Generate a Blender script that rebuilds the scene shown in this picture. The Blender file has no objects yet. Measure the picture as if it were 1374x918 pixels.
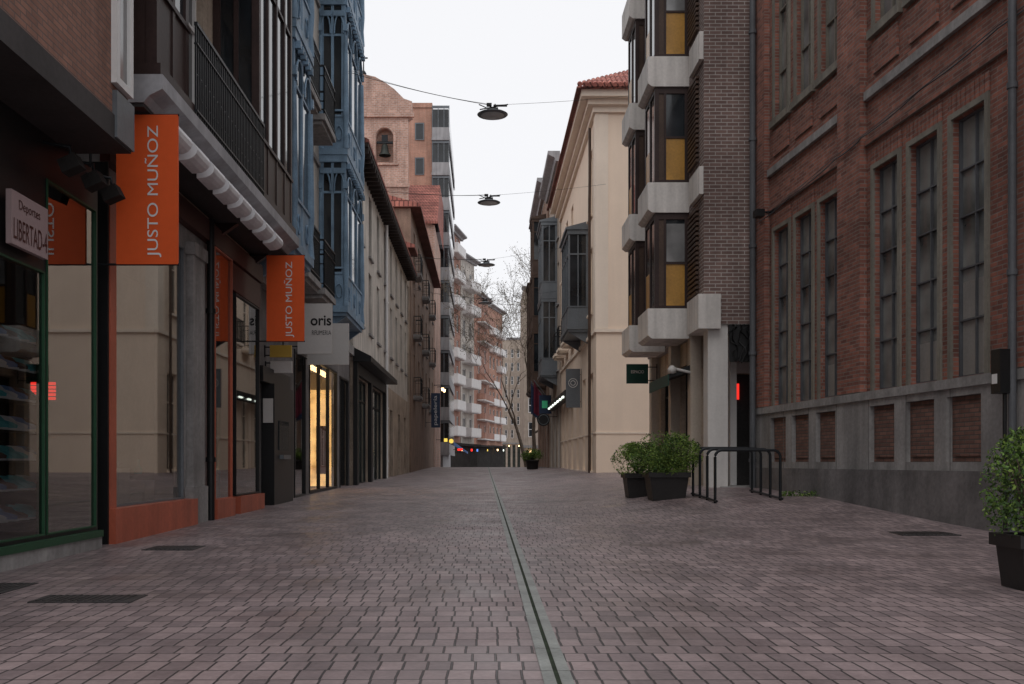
import bpy, math, random, bmesh
from mathutils import Vector, Matrix
random.seed(7)
sc=bpy.context.scene
col=sc.collection
EYE=0.8
# ------------------------------------------------------------ materials
def newmat(name):
    m=bpy.data.materials.new(name); m.use_nodes=True
    nt=m.node_tree; return m,nt,nt.nodes['Principled BSDF']
def N(nt,t,**k):
    n=nt.nodes.new(t)
    for a,b in k.items(): setattr(n,a,b)
    return n
def objvec(nt): return N(nt,'ShaderNodeTexCoord').outputs['Object']
def noise_fac(nt,vec,scale,lo,hi,stretch=None,detail=5):
    if stretch:
        mp=N(nt,'ShaderNodeMapping'); mp.inputs['Scale'].default_value=stretch
        nt.links.new(vec,mp.inputs['Vector']); vec=mp.outputs[0]
    n=N(nt,'ShaderNodeTexNoise'); n.inputs['Scale'].default_value=scale; n.inputs['Detail'].default_value=detail
    nt.links.new(vec,n.inputs['Vector'])
    r=N(nt,'ShaderNodeMapRange'); r.inputs['From Min'].default_value=.3; r.inputs['From Max'].default_value=.7
    r.inputs['To Min'].default_value=lo; r.inputs['To Max'].default_value=hi
    nt.links.new(n.outputs['Fac'],r.inputs['Value']); return r.outputs[0],n.outputs['Fac']
def mul(nt,a,b):
    m=N(nt,'ShaderNodeMath',operation='MULTIPLY'); nt.links.new(a,m.inputs[0]); nt.links.new(b,m.inputs[1]); return m.outputs[0]
def scalecol(nt,colsock,fac):
    v=N(nt,'ShaderNodeVectorMath',operation='SCALE'); nt.links.new(colsock,v.inputs[0]); nt.links.new(fac,v.inputs['Scale']); return v.outputs[0]
def plain(name,c,rough=.75,var=.2,scale=1.5,bump=.08,metal=0,streak=0.0,spec=.3):
    m,nt,b=newmat(name); v=objvec(nt)
    rgb=N(nt,'ShaderNodeRGB'); rgb.outputs[0].default_value=(*c,1)
    f1,_=noise_fac(nt,v,scale,1-var,1+var)
    f2,raw=noise_fac(nt,v,scale*14,1-var*.5,1+var*.5)
    f=mul(nt,f1,f2)
    if streak:
        f3,_=noise_fac(nt,v,1.0,1-streak,1+streak*.4,stretch=(5,5,.35)); f=mul(nt,f,f3)
    nt.links.new(scalecol(nt,rgb.outputs[0],f),b.inputs['Base Color'])
    b.inputs['Roughness'].default_value=rough; b.inputs['Metallic'].default_value=metal
    b.inputs['Specular IOR Level'].default_value=spec
    if bump:
        bp=N(nt,'ShaderNodeBump'); bp.inputs['Strength'].default_value=bump; bp.inputs['Distance'].default_value=.01
        nt.links.new(raw,bp.inputs['Height']); nt.links.new(bp.outputs[0],b.inputs['Normal'])
    return m
def brick(name,c1,c2,mortar,bw=.2,rh=.055,ms=.007,var=.3,rough=.85,bump=.5,ground=False,distort=0,streak=.15,offset=.5):
    m,nt,b=newmat(name); v=objvec(nt)
    sp=N(nt,'ShaderNodeSeparateXYZ'); nt.links.new(v,sp.inputs[0])
    cb=N(nt,'ShaderNodeCombineXYZ')
    if ground:
        nt.links.new(sp.outputs[0],cb.inputs[0]); nt.links.new(sp.outputs[1],cb.inputs[1])
    else:
        ad=N(nt,'ShaderNodeMath',operation='ADD'); nt.links.new(sp.outputs[0],ad.inputs[0]); nt.links.new(sp.outputs[1],ad.inputs[1])
        nt.links.new(ad.outputs[0],cb.inputs[0]); nt.links.new(sp.outputs[2],cb.inputs[1])
    vec=cb.outputs[0]
    if distort:
        n=N(nt,'ShaderNodeTexNoise'); n.inputs['Scale'].default_value=1.3; n.inputs['Detail'].default_value=4; n.inputs['Roughness'].default_value=.55
        nt.links.new(vec,n.inputs['Vector'])
        s=N(nt,'ShaderNodeVectorMath',operation='SCALE'); s.inputs['Scale'].default_value=distort
        nt.links.new(n.outputs['Color'],s.inputs[0])
        a=N(nt,'ShaderNodeVectorMath',operation='ADD'); nt.links.new(vec,a.inputs[0]); nt.links.new(s.outputs[0],a.inputs[1]); vec=a.outputs[0]
    if ground:
        s2=N(nt,'ShaderNodeSeparateXYZ'); nt.links.new(vec,s2.inputs[0])
        dv=N(nt,'ShaderNodeMath',operation='DIVIDE'); nt.links.new(s2.outputs[1],dv.inputs[0]); dv.inputs[1].default_value=rh
        fl=N(nt,'ShaderNodeMath',operation='FLOOR'); nt.links.new(dv.outputs[0],fl.inputs[0])
        wn=N(nt,'ShaderNodeTexWhiteNoise',noise_dimensions='1D'); nt.links.new(fl.outputs[0],wn.inputs['W'])
        ma=N(nt,'ShaderNodeMath',operation='MULTIPLY_ADD'); nt.links.new(wn.outputs['Value'],ma.inputs[0]); ma.inputs[1].default_value=bw*.9; nt.links.new(s2.outputs[0],ma.inputs[2])
        c2_=N(nt,'ShaderNodeCombineXYZ'); nt.links.new(ma.outputs[0],c2_.inputs[0]); nt.links.new(s2.outputs[1],c2_.inputs[1]); vec=c2_.outputs[0]
    t=N(nt,'ShaderNodeTexBrick'); t.offset=offset; t.inputs['Scale'].default_value=1
    t.inputs['Brick Width'].default_value=bw; t.inputs['Row Height'].default_value=rh
    t.inputs['Mortar Size'].default_value=ms; t.inputs['Mortar Smooth'].default_value=.45 if ground else .3
    t.inputs['Color1'].default_value=(*c1,1); t.inputs['Color2'].default_value=(*c2,1); t.inputs['Mortar'].default_value=(*mortar,1)
    nt.links.new(vec,t.inputs['Vector'])
    f1,_=noise_fac(nt,v,.7,1-var,1+var); f2,raw=noise_fac(nt,v,9,1-var*.6,1+var*.6); f=mul(nt,f1,f2)
    if streak and not ground:
        f3,_=noise_fac(nt,v,1.0,1-streak,1+streak,stretch=(4,4,.4)); f=mul(nt,f,f3)
    if ground:
        f3,_=noise_fac(nt,v,1.0,.80,1.14,stretch=(1.6,.35,1)); f=mul(nt,f,f3)
        f4,_=noise_fac(nt,v,40,.88,1.1,detail=2); f=mul(nt,f,f4)
    nt.links.new(scalecol(nt,t.outputs['Color'],f),b.inputs['Base Color'])
    b.inputs['Specular IOR Level'].default_value=.35
    if ground:
        b.inputs['Specular IOR Level'].default_value=.42
        r,_=noise_fac(nt,v,1.4,.30,.62,detail=8); nt.links.new(r,b.inputs['Roughness'])
    else: b.inputs['Roughness'].default_value=rough
    inv=N(nt,'ShaderNodeMath',operation='SUBTRACT'); inv.inputs[0].default_value=1; nt.links.new(t.outputs['Fac'],inv.inputs[1])
    ad2=N(nt,'ShaderNodeMath',operation='MULTIPLY_ADD'); nt.links.new(raw,ad2.inputs[0]); ad2.inputs[1].default_value=.5; nt.links.new(inv.outputs[0],ad2.inputs[2])
    bp=N(nt,'ShaderNodeBump'); bp.inputs['Strength'].default_value=bump; bp.inputs['Distance'].default_value=.006
    nt.links.new(ad2.outputs[0],bp.inputs['Height']); nt.links.new(bp.outputs[0],b.inputs['Normal'])
    return m
def glassdark(name,c=(.02,.024,.028),rough=.06,spec=.6,lo=.4,hi=1.8,sc_=1.1):
    m,nt,b=newmat(name); v=objvec(nt)
    rgb=N(nt,'ShaderNodeRGB'); rgb.outputs[0].default_value=(*c,1)
    f,raw=noise_fac(nt,v,sc_,lo,hi)
    nt.links.new(scalecol(nt,rgb.outputs[0],f),b.inputs['Base Color'])
    b.inputs['Roughness'].default_value=rough; b.inputs['Specular IOR Level'].default_value=spec
    bp=N(nt,'ShaderNodeBump'); bp.inputs['Strength'].default_value=.06; bp.inputs['Distance'].default_value=.02
    nt.links.new(raw,bp.inputs['Height']); nt.links.new(bp.outputs[0],b.inputs['Normal'])
    return m
def shopglass(name,tint=(.75,.8,.8),base=.2):
    m=bpy.data.materials.new(name); m.use_nodes=True; nt=m.node_tree; nt.nodes.clear()
    o=N(nt,'ShaderNodeOutputMaterial'); tr=N(nt,'ShaderNodeBsdfTransparent'); tr.inputs[0].default_value=(*tint,1)
    gl=N(nt,'ShaderNodeBsdfGlossy'); gl.inputs['Roughness'].default_value=.015; gl.inputs[0].default_value=(.9,.9,.9,1)
    fr=N(nt,'ShaderNodeFresnel'); fr.inputs[0].default_value=1.6
    ad=N(nt,'ShaderNodeMath',operation='ADD'); ad.use_clamp=True; ad.inputs[1].default_value=base; nt.links.new(fr.outputs[0],ad.inputs[0])
    mx=N(nt,'ShaderNodeMixShader'); nt.links.new(ad.outputs[0],mx.inputs[0]); nt.links.new(tr.outputs[0],mx.inputs[1]); nt.links.new(gl.outputs[0],mx.inputs[2])
    nt.links.new(mx.outputs[0],o.inputs[0]); return m
def emit(name,c,s,var=0):
    m,nt,b=newmat(name); b.inputs['Base Color'].default_value=(*c,1)
    b.inputs['Emission Color'].default_value=(*c,1); b.inputs['Emission Strength'].default_value=s
    if var:
        f,_=noise_fac(nt,objvec(nt),3,s*(1-var),s*(1+var)); nt.links.new(f,b.inputs['Emission Strength'])
    return m
M={}
M['redbrick']=brick('red_brick',(.32,.125,.09),(.155,.064,.05),(.21,.175,.155),bw=.19,rh=.052,ms=.0068,var=.30,streak=.15)
M['ventbrick']=brick('vent_brick',(.22,.115,.09),(.14,.075,.06),(.10,.08,.07),bw=.19,rh=.05,ms=.008,var=.3)
M['brownbrick']=brick('brown_brick',(.19,.125,.11),(.14,.092,.082),(.38,.35,.33),bw=.21,rh=.066,ms=.0075,var=.15,streak=.12)
M['cladbrick']=brick('cladding_brick',(.28,.145,.105),(.21,.108,.08),(.14,.10,.09),bw=.16,rh=.045,ms=.006,var=.15)
M['orangebrick']=brick('orange_brick',(.50,.25,.175),(.43,.21,.145),(.42,.35,.3),bw=.3,rh=.1,ms=.012,var=.15)
M['churchbrick']=brick('church_brick',(.52,.315,.245),(.38,.22,.17),(.48,.38,.33),bw=.32,rh=.13,ms=.022,var=.25)
M['farbrick']=brick('far_brick',(.42,.20,.145),(.36,.17,.125),(.36,.28,.24),bw=.4,rh=.15,ms=.02,var=.15)
M['paving']=brick('paving_setts',(.32,.245,.245),(.19,.148,.152),(.042,.036,.037),bw=.094,rh=.165,ms=.0060,var=.2,bump=.6,ground=True,distort=.03,offset=0)
M['stone']=plain('grey_stone',(.29,.28,.275),var=.25,bump=.3,streak=.3)
M['stonedark']=plain('dark_stone',(.17,.16,.16),var=.3,bump=.4,streak=.2)
M['surround']=plain('window_surround_stone',(.21,.195,.165),var=.2,bump=.2,streak=.25)
M['concrete']=plain('pale_concrete',(.68,.65,.62),var=.12,bump=.12,streak=.25)
M['column']=plain('column_concrete',(.64,.62,.60),var=.08,bump=.1,streak=.12)
M['cream']=plain('cream_plaster',(.85,.69,.55),var=.03,bump=.04,streak=.03)
M['creamtrim']=plain('cream_trim',(.84,.72,.60),var=.04,bump=.04,streak=.05)
M['piercream']=plain('pier_stone',(.50,.43,.36),var=.12,bump=.1,streak=.2)
M['whiteplaster']=plain('white_plaster',(.58,.54,.49),var=.15,bump=.15,streak=.35)
M['oldplaster']=plain('old_plaster',(.42,.34,.27),var=.3,bump=.2,streak=.35)
M['brownplaster']=plain('brown_plaster',(.28,.19,.145),var=.25,bump=.2,streak=.25)
M['greyplaster']=plain('grey_plaster',(.36,.36,.37),var=.12,bump=.1,streak=.25)
M['tanplaster']=plain('tan_plaster',(.42,.35,.29),var=.15,bump=.1,streak=.25)
M['blue']=plain('blue_painted_wood',(.20,.305,.415),rough=.55,var=.25,scale=3,bump=.1,streak=.2)
M['darkwood']=plain('dark_wood',(.038,.022,.02),rough=.5,var=.3,bump=.1)
M['brownwood']=plain('brown_wood',(.08,.05,.037),rough=.5,var=.3,bump=.1)
M['maroon']=plain('maroon_panel',(.07,.024,.02),rough=.5,var=.2)
M['black']=plain('black_paint',(.012,.012,.013),rough=.45,var=.2,bump=.03)
M['matteblack']=plain('matte_dark',(.03,.028,.027),rough=.9,var=.3,bump=.03,spec=.1)
M['iron']=plain('black_iron',(.018,.02,.023),rough=.45,var=.2,bump=.05,metal=.3)
M['greymetal']=plain('grey_metal',(.15,.165,.18),rough=.45,var=.15,bump=.03,metal=.3)
M['pipegrey']=plain('pipe_grey',(.10,.105,.115),rough=.5,var=.2,bump=.03,streak=.2)
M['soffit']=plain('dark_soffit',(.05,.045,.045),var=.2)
M['orange']=plain('orange_banner_fabric',(.74,.105,.02),rough=.65,var=.06,scale=1,bump=.02)
M['orangepaint']=plain('orange_red_paint',(.46,.115,.065),rough=.45,var=.18,bump=.04,streak=.2)
M['green']=plain('green_frame_paint',(.02,.07,.035),rough=.5,var=.15)
M['white']=plain('white_paint',(.74,.73,.72),rough=.5,var=.06,bump=.02,streak=.08)
M['awning']=plain('pale_awning',(.82,.82,.84),rough=.7,var=.08,bump=.04,streak=.1)
M['slab']=plain('balcony_moulding',(.38,.38,.40),rough=.7,var=.15,bump=.06,streak=.2)
M['yellow']=plain('yellow_paint',(.50,.33,.06),rough=.5,var=.06)
M['amber']=plain('amber_blind',(.44,.225,.035),rough=.35,var=.25,spec=.5)
M['signgrey']=plain('sign_grey',(.54,.52,.50),rough=.5,var=.05)
M['blindgrey']=plain('blind_grey',(.26,.25,.235),rough=.5,var=.15)
M['signdark']=plain('sign_dark_green',(.012,.055,.04),rough=.4,var=.1)
M['navy']=plain('navy_panel',(.03,.05,.10),rough=.45,var=.1)
M['flagred']=plain('flag_cloth',(.14,.02,.04),rough=.8,var=.2)
M['tile']=brick('red_roof_tiles',(.46,.18,.14),(.33,.12,.10),(.14,.06,.05),bw=.22,rh=.30,ms=.03,var=.3,bump=1)
M['eave']=plain('dark_eave_wood',(.04,.03,.027),var=.3,bump=.1)
M['glass']=glassdark('window_glass')
M['glass2']=glassdark('window_glass_curtained',(.20,.20,.20),.12)
M['glassgreen']=glassdark('window_glass_greenish',(.05,.062,.055),.08)
M['glasscity']=glassdark('window_glass_sky_reflection',(.20,.205,.195),.05,spec=1.0,lo=.12,hi=2.1,sc_=.8)  # pale mottled base colour stands in for bright sky reflected in the panes
M['shopglass']=shopglass('shop_glass')
M['shopglassdark']=shopglass('sport_shop_glass',(.85,.88,.88),.07)
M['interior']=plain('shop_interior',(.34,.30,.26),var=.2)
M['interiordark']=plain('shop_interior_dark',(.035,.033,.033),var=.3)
M['pot']=plain('dark_planter',(.022,.02,.02),rough=.5,var=.2)
M['leaf1']=plain('leaf_mid_green',(.095,.17,.032),rough=.6,var=.3,scale=6,bump=0)
M['leaf2']=plain('leaf_light_green',(.17,.25,.05),rough=.6,var=.3,scale=6,bump=0)
M['leaf3']=plain('leaf_dark_green',(.04,.08,.02),rough=.6,var=.3,scale=6,bump=0)
M['budleaf']=plain('spring_bud_leaf',(.20,.165,.10),rough=.7,var=.3,scale=6,bump=0)
M['bark']=plain('bark',(.11,.085,.065),rough=.9,var=.3,scale=5,bump=.3)
M['warm']=emit('warm_shop_light',(1,.60,.23),1.9,.6)
M['warmlamp']=emit('warm_lamp',(1,.66,.32),7)
M['coolamp']=emit('cool_lamp',(.9,1,.88),2.0)
M['redled']=emit('red_led',(1,.03,.02),1.2)
M['yellowled']=emit('yellow_sign_light',(1,.72,.12),.9)
M['blueled']=emit('blue_sign_light',(.15,.35,1),.6)
M['greenled']=emit('green_sign_light',(.1,.8,.4),.02)
M['teal']=plain('teal_fabric',(.10,.42,.46),var=.2)
M['shoeblue']=plain('shoe_blue',(.16,.26,.50),var=.2)
M['shoewhite']=plain('shoe_white',(.65,.65,.68),var=.1)
M['pink']=plain('pink_sign_panel',(.36,.27,.27),var=.06)
M['channel']=plain('channel_stone',(.25,.262,.25),rough=.5,var=.25,scale=4,bump=.2)
M['slot']=plain('channel_slot_moss',(.024,.034,.02),rough=.9,var=.5,scale=8)
M['cover']=plain('cast_iron_cover',(.06,.056,.057),rough=.45,var=.3,scale=10,bump=.3,metal=.3)
M['bronze']=plain('bell_bronze',(.035,.04,.035),rough=.5,var=.3,metal=.4)
M['lens']=plain('lamp_lens',(.48,.51,.52),rough=.3,var=.1)
# ------------------------------------------------------------ mesh builder
OFF={}
class MB:
    def __init__(s): s.v=[];s.f=[];s.m=[];s.s=[]
    def poly(s,pts,m=0,sm=False):
        i=len(s.v); s.v+= [tuple(p) for p in pts]; s.f.append(tuple(range(i,i+len(pts)))); s.m.append(m); s.s.append(sm)
    def box(s,x0,x1,y0,y1,z0,z1,m=0):
        i=len(s.v)
        s.v+=[(x0,y0,z0),(x1,y0,z0),(x1,y1,z0),(x0,y1,z0),(x0,y0,z1),(x1,y0,z1),(x1,y1,z1),(x0,y1,z1)]
        for f in ((0,3,2,1),(4,5,6,7),(0,1,5,4),(1,2,6,5),(2,3,7,6),(3,0,4,7)):
            s.f.append(tuple(i+k for k in f)); s.m.append(m); s.s.append(False)
    def prism(s,prof,a,b,axis='x',m=0):
        def P(p,t):
            if axis=='x': return (t,p[0],p[1])
            if axis=='y': return (p[0],t,p[1])
            return (p[0],p[1],t)
        n=len(prof)
        s.poly([P(p,a) for p in prof],m); s.poly([P(p,b) for p in reversed(prof)],m)
        for i in range(n):
            p,q=prof[i],prof[(i+1)%n]; s.poly([P(p,a),P(p,b),P(q,b),P(q,a)],m)
    def tube(s,pts,r,n=6,m=0,cap=True):
        pts=[Vector(p) for p in pts]
        if not isinstance(r,(list,tuple)): r=[r]*len(pts)
        base=len(s.v)
        for i,p in enumerate(pts):
            d=(pts[min(i+1,len(pts)-1)]-pts[max(i-1,0)]).normalized()
            a=d.cross(Vector((0,0,1)))
            if a.length<.05: a=d.cross(Vector((1,0,0)))
            a.normalize(); b=d.cross(a)
            for k in range(n):
                t=2*math.pi*k/n; s.v.append(tuple(p+(a*math.cos(t)+b*math.sin(t))*r[i]))
        for i in range(len(pts)-1):
            for k in range(n):
                s.f.append((base+i*n+k,base+i*n+(k+1)%n,base+(i+1)*n+(k+1)%n,base+(i+1)*n+k)); s.m.append(m); s.s.append(True)
        if cap:
            s.poly([s.v[base+k] for k in range(n)],m); s.poly([s.v[base+(len(pts)-1)*n+k] for k in range(n)],m)
    def lathe(s,prof,c=(0,0,0),n=20,m=0):
        base=len(s.v)
        for r,z in prof:
            for k in range(n):
                t=2*math.pi*k/n; s.v.append((c[0]+r*math.cos(t),c[1]+r*math.sin(t),c[2]+z))
        for i in range(len(prof)-1):
            for k in range(n):
                s.f.append((base+i*n+k,base+i*n+(k+1)%n,base+(i+1)*n+(k+1)%n,base+(i+1)*n+k)); s.m.append(m); s.s.append(True)
    def obj(s,name,mats,parent=None,origin=None,label=None):
        if origin is None:
            xs=[v[0] for v in s.v]; ys=[v[1] for v in s.v]; zs=[v[2] for v in s.v]
            origin=((min(xs)+max(xs))/2,(min(ys)+max(ys))/2,min(zs))
        o=Vector(origin)
        me=bpy.data.meshes.new(name)
        me.from_pydata([tuple(Vector(v)-o) for v in s.v],[],s.f)
        for k in mats: me.materials.append(M[k])
        me.polygons.foreach_set('material_index',s.m); me.polygons.foreach_set('use_smooth',s.s); me.update()
        ob=bpy.data.objects.new(name,me); col.objects.link(ob)
        OFF[ob.name]=o
        if parent: ob.parent=parent; ob.location=o-OFF[parent.name]
        else: ob.location=o
        if label: ob['label']=label
        return ob
def thing(name,label,cat,loc,rot=0,off=(0,0,0),group=None):
    e=bpy.data.objects.new(name,None); col.objects.link(e); e.empty_display_size=.3
    e.location=loc; e.rotation_euler=(0,0,rot); e['label']=label; e['category']=cat
    if group: e['group']=group
    OFF[e.name]=Vector(off); return e
def tag(o,label,cat,group=None):
    o['label']=label; o['category']=cat
    if group: o['group']=group
    return o
def text(st,P,cx,y,cz,w,h,mat,vert=False,name='lettering',bold=0):
    cu=bpy.data.curves.new('t','FONT'); cu.body=st; cu.align_x='CENTER'; cu.align_y='CENTER'; cu.size=1; cu.extrude=.0; cu.offset=bold
    o=bpy.data.objects.new('t',cu); col.objects.link(o)
    dg=bpy.context.evaluated_depsgraph_get(); me=bpy.data.meshes.new_from_object(o.evaluated_get(dg))
    bpy.data.objects.remove(o)
    R=Matrix.Rotation(math.pi/2,4,'X')@(Matrix.Rotation(math.pi/2,4,'Z') if vert else Matrix.Identity(4))
    me.transform(R)
    xs=[v.co.x for v in me.vertices]; zs=[v.co.z for v in me.vertices]
    sx=w/(max(xs)-min(xs)); sz=h/(max(zs)-min(zs)); mx=(max(xs)+min(xs))/2; mz=(max(zs)+min(zs))/2
    for v in me.vertices: v.co=Vector(((v.co.x-mx)*sx,0,(v.co.z-mz)*sz))
    me.materials.clear(); me.materials.append(M[mat])
    ob=bpy.data.objects.new(name,me); col.objects.link(ob); OFF[ob.name]=Vector((cx,y,cz))
    ob.parent=P; ob.location=Vector((cx,y,cz))-OFF[P.name]; return ob
# ------------------------------------------------------------ components (facade frame: x along wall, -y out to the street)
def wall(P,u0,u1,z0,z1,ops,mat,depth=0,reveal=.18,y=0,name='wall',bottom=False,label=None,top=True):
    mb=MB()
    us=sorted({u0,u1,*[o[0] for o in ops],*[o[1] for o in ops]}); zs=sorted({z0,z1,*[o[2] for o in ops],*[o[3] for o in ops]})
    for i in range(len(us)-1):
        for j in range(len(zs)-1):
            cu=(us[i]+us[i+1])/2; cz=(zs[j]+zs[j+1])/2
            ins=any(o[0]<cu<o[1] and o[2]<cz<o[3] for o in ops)
            if not ins: mb.poly([(us[i],y,zs[j]),(us[i+1],y,zs[j]),(us[i+1],y,zs[j+1]),(us[i],y,zs[j+1])])
    for a,b,c,d in [o[:4] for o in ops]:
        r=y+reveal
        mb.poly([(a,y,c),(a,r,c),(a,r,d),(a,y,d)]); mb.poly([(b,y,c),(b,y,d),(b,r,d),(b,r,c)])
        mb.poly([(a,y,c),(b,y,c),(b,r,c),(a,r,c)]); mb.poly([(a,y,d),(a,r,d),(b,r,d),(b,y,d)])
    if depth:
        d=y+depth
        mb.poly([(u0,y,z0),(u0,y,z1),(u0,d,z1),(u0,d,z0)]); mb.poly([(u1,y,z0),(u1,d,z0),(u1,d,z1),(u1,y,z1)])
        mb.poly([(u0,d,z0),(u0,d,z1),(u1,d,z1),(u1,d,z0)])
        if top: mb.poly([(u0,y,z1),(u1,y,z1),(u1,d,z1),(u0,d,z1)])
        if bottom: mb.poly([(u0,y,z0),(u0,d,z0),(u1,d,z0),(u1,y,z0)])
    return mb.obj(name,[mat],P,((u0+u1)/2,y,max(z0,0)),label)
def window(P,u0,u1,z0,z1,fm='white',pm='glass',nv=1,trans=(.7,),fw=.05,y=.12,sill=None,sillmat='stone',name='window',lab=None):
    mb=MB(); mb.box(u0,u0+fw,y-.03,y+.03,z0,z1); mb.box(u1-fw,u1,y-.03,y+.03,z0,z1)
    mb.box(u0+fw,u1-fw,y-.03,y+.03,z1-fw,z1); mb.box(u0+fw,u1-fw,y-.03,y+.03,z0,z0+fw)
    for i in range(nv):
        c=u0+(u1-u0)*(i+1)/(nv+1); mb.box(c-fw*.4,c+fw*.4,y-.026,y+.028,z0+fw,z1-fw)
    for t in trans:
        c=z0+(z1-z0)*t; mb.box(u0+fw,u1-fw,y-.028,y+.026,c-fw*.4,c+fw*.4)
    o=mb.obj(name,[fm],P,((u0+u1)/2,y,z0),lab)
    p=MB(); p.poly([(u0,y+.01,z0),(u1,y+.01,z0),(u1,y+.01,z1),(u0,y+.01,z1)]); p.obj('pane',[pm],o)
    if sill:
        s_=MB(); s_.box(u0-.06,u1+.06,-sill,y-.031,z0-.07,z0-.002); s_.obj('sill',[sillmat],o)
    return o
def railing(mb,pts,z0,h,step=.11,r=.008,m=0):
    for (a,b) in zip(pts[:-1],pts[1:]):
        a=Vector((a[0],a[1],0)); b=Vector((b[0],b[1],0)); L=(b-a).length; n=max(1,int(L/step))
        for i in range(n+1):
            p=a+(b-a)*i/n; mb.box(p.x-r,p.x+r,p.y-r,p.y+r,z0,z0+h,m)
        d=(b-a).normalized(); q=Vector((-d.y,d.x,0))*.018
        for zz,t in ((z0+h,.035),(z0+.08,.02),(z0+h*.8,.015)):
            c=[a-q,b-q,b+q,a+q]; i=len(mb.v)
            for zl in (zz,zz+t):
                for k in c: mb.v.append((k.x,k.y,zl))
            for f in ((0,3,2,1),(4,5,6,7),(0,1,5,4),(1,2,6,5),(2,3,7,6),(3,0,4,7)):
                mb.f.append(tuple(i+k for k in f)); mb.m.append(m); mb.s.append(False)
def balcony(P,u0,u1,z,proj,h=.85,slab='stone',rail='iron',step=.11,solid=None):
    mb=MB(); mb.box(u0,u1,-proj,-.002,z-.12,z); mb.box(u0+.05,u1-.05,-proj+.06,-.002,z-.2,z-.122)
    o=mb.obj('balcony',[slab],P,((u0+u1)/2,0,z))
    r=MB()
    if solid:
        r.box(u0,u1,-proj,-proj+.07,z+.002,z+h); r.box(u0,u0+.07,-proj+.072,0,z+.002,z+h); r.box(u1-.07,u1,-proj+.072,0,z+.002,z+h)
        r.obj('parapet',[solid],o)
    else:
        railing(r,[(u0+.03,-.02),(u0+.03,-proj+.03),(u1-.03,-proj+.03),(u1-.03,-.02)],z,h,step); r.obj('railing',[rail],o)
    return o
def bay(P,u0,u1,z0,z1,proj,fm,pm='glass',storey=3.4,nu=3,ns=2,post=.05,ornate=False,y0=0,lab=None,spand=.85):
    mb=MB(); yo=-proj+y0; yi=y0-.003
    for u in (u0,u1-2*post):
        for yy in (yo,yi-2*post): mb.box(u,u+2*post,yy,yy+2*post,z0,z1)
    n=max(1,round((z1-z0)/storey)); hs=(z1-z0)/n; e=.01
    for k in range(n):
        zb=z0+k*hs
        mb.box(u0-.05,u1+.05,yo-.05,yi,zb,zb+.14)
        mb.box(u0-.03,u1+.03,yo-.03,yi,zb+hs-.16,zb+hs-.001)
        mb.box(u0+e,u1-e,yo+e,yi-e,zb+.141,zb+spand)
        mb.box(u0-.015,u1+.015,yo-.015,yi,zb+spand+.001,zb+spand+.05)
        tz=zb+spand+(hs-spand)*.68
        mb.box(u0+.004,u1-.004,yo+.004,yi,tz,tz+.05)
        for i in range(1,nu):
            c=u0+(u1-u0)*i/nu; mb.box(c-post*.7,c+post*.7,yo-.004,yo+.06,zb+.15,zb+hs-.17)
        for i in range(1,ns):
            c=yo+(yi-yo)*i/ns
            for u in (u0-.004,u1-.056): mb.box(u,u+.06,c-post*.6,c+post*.6,zb+.15,zb+hs-.17)
        if ornate:
            for u in (u0-.03,u1-.03):
                for yy in (yo-.03,yi-.06):
                    mb.box(u-.02,u+.09,yy-.02,yy+.09,tz+.1,tz+.25); mb.tube([(u+.03,yy+.03,zb+.14),(u+.03,yy+.03,zb+.5),(u+.03,yy+.03,zb+spand),(u+.03,yy+.03,tz)],[.07,.045,.07,.04],n=8)
            for i in range(nu):
                a=u0+(u1-u0)*i/nu; b=u0+(u1-u0)*(i+1)/nu; c=(a+b)/2
                mb.tube([(c+(b-a)*.38*math.cos(t),yo-.02,tz+.05+.12*hs*math.sin(t)) for t in [math.pi*j/8 for j in range(9)]],.02,n=5)
                mb.tube([(c+.09*math.cos(t),yo-.01,zb+.48+.16*math.sin(t)) for t in [2*math.pi*j/10 for j in range(11)]],.016,n=5)
            for u_ in [u0+.1+j*.22 for j in range(int((u1-u0)/.22))]:
                mb.box(u_,u_+.08,yo-.09,yo,zb+hs-.28,zb+hs-.162)
            for i in range(ns):
                a=yo+(yi-yo)*i/ns; b=yo+(yi-yo)*(i+1)/ns; c=(a+b)/2
                for u in (u0-.02,u1+.02):
                    mb.tube([(u,c+(b-a)*.36*math.cos(t),tz+.05+.12*hs*math.sin(t)) for t in [math.pi*j/8 for j in range(9)]],.02,n=5)
                    mb.tube([(u,c+.07*math.cos(t),zb+.48+.16*math.sin(t)) for t in [2*math.pi*j/10 for j in range(11)]],.016,n=5)
                    mb.box(u-.025,u+.025,c-.12,c+.12,zb+hs-.42,zb+hs-.30)
                    mb.box(u-.02,u+.02,c-.10,c+.10,zb+spand+.12,zb+spand+.16)
    o=mb.obj('bay_window',[fm],P,((u0+u1)/2,y0,z0),lab)
    g_=MB(); g_.box(u0+.03,u1-.03,yo+.03,yi-.02,z0+.02,z1-.02); g_.obj('pane',[pm],o)
    c=MB(); c.prism([(yo+.02,z0-.082),(yi,z0-.5),(yi,z0-.082)],u0+.1,u0+.2); c.prism([(yo+.02,z0-.082),(yi,z0-.5),(yi,z0-.082)],u1-.2,u1-.1)
    c.box(u0,u1,yo,yi,z0-.08,z0-.003); c.obj('bracket',[fm],o)
    c=MB(); c.prism([(yo-.1,z1+.002),(yi,z1+.002),(yi,z1+.3),(yo-.1,z1+.08)],u0-.08,u1+.08); c.obj('bay_roof',[fm],o)
    return o
def cornice(P,u0,u1,z,proj,h,mat,name='cornice'):
    mb=MB(); mb.prism([(-.002,z),(-proj*.35,z),(-proj*.45,z+h*.35),(-proj*.9,z+h*.6),(-proj,z+h*.7),(-proj,z+h),(-.002,z+h)],u0,u1); return mb.obj(name,[mat],P)
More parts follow.
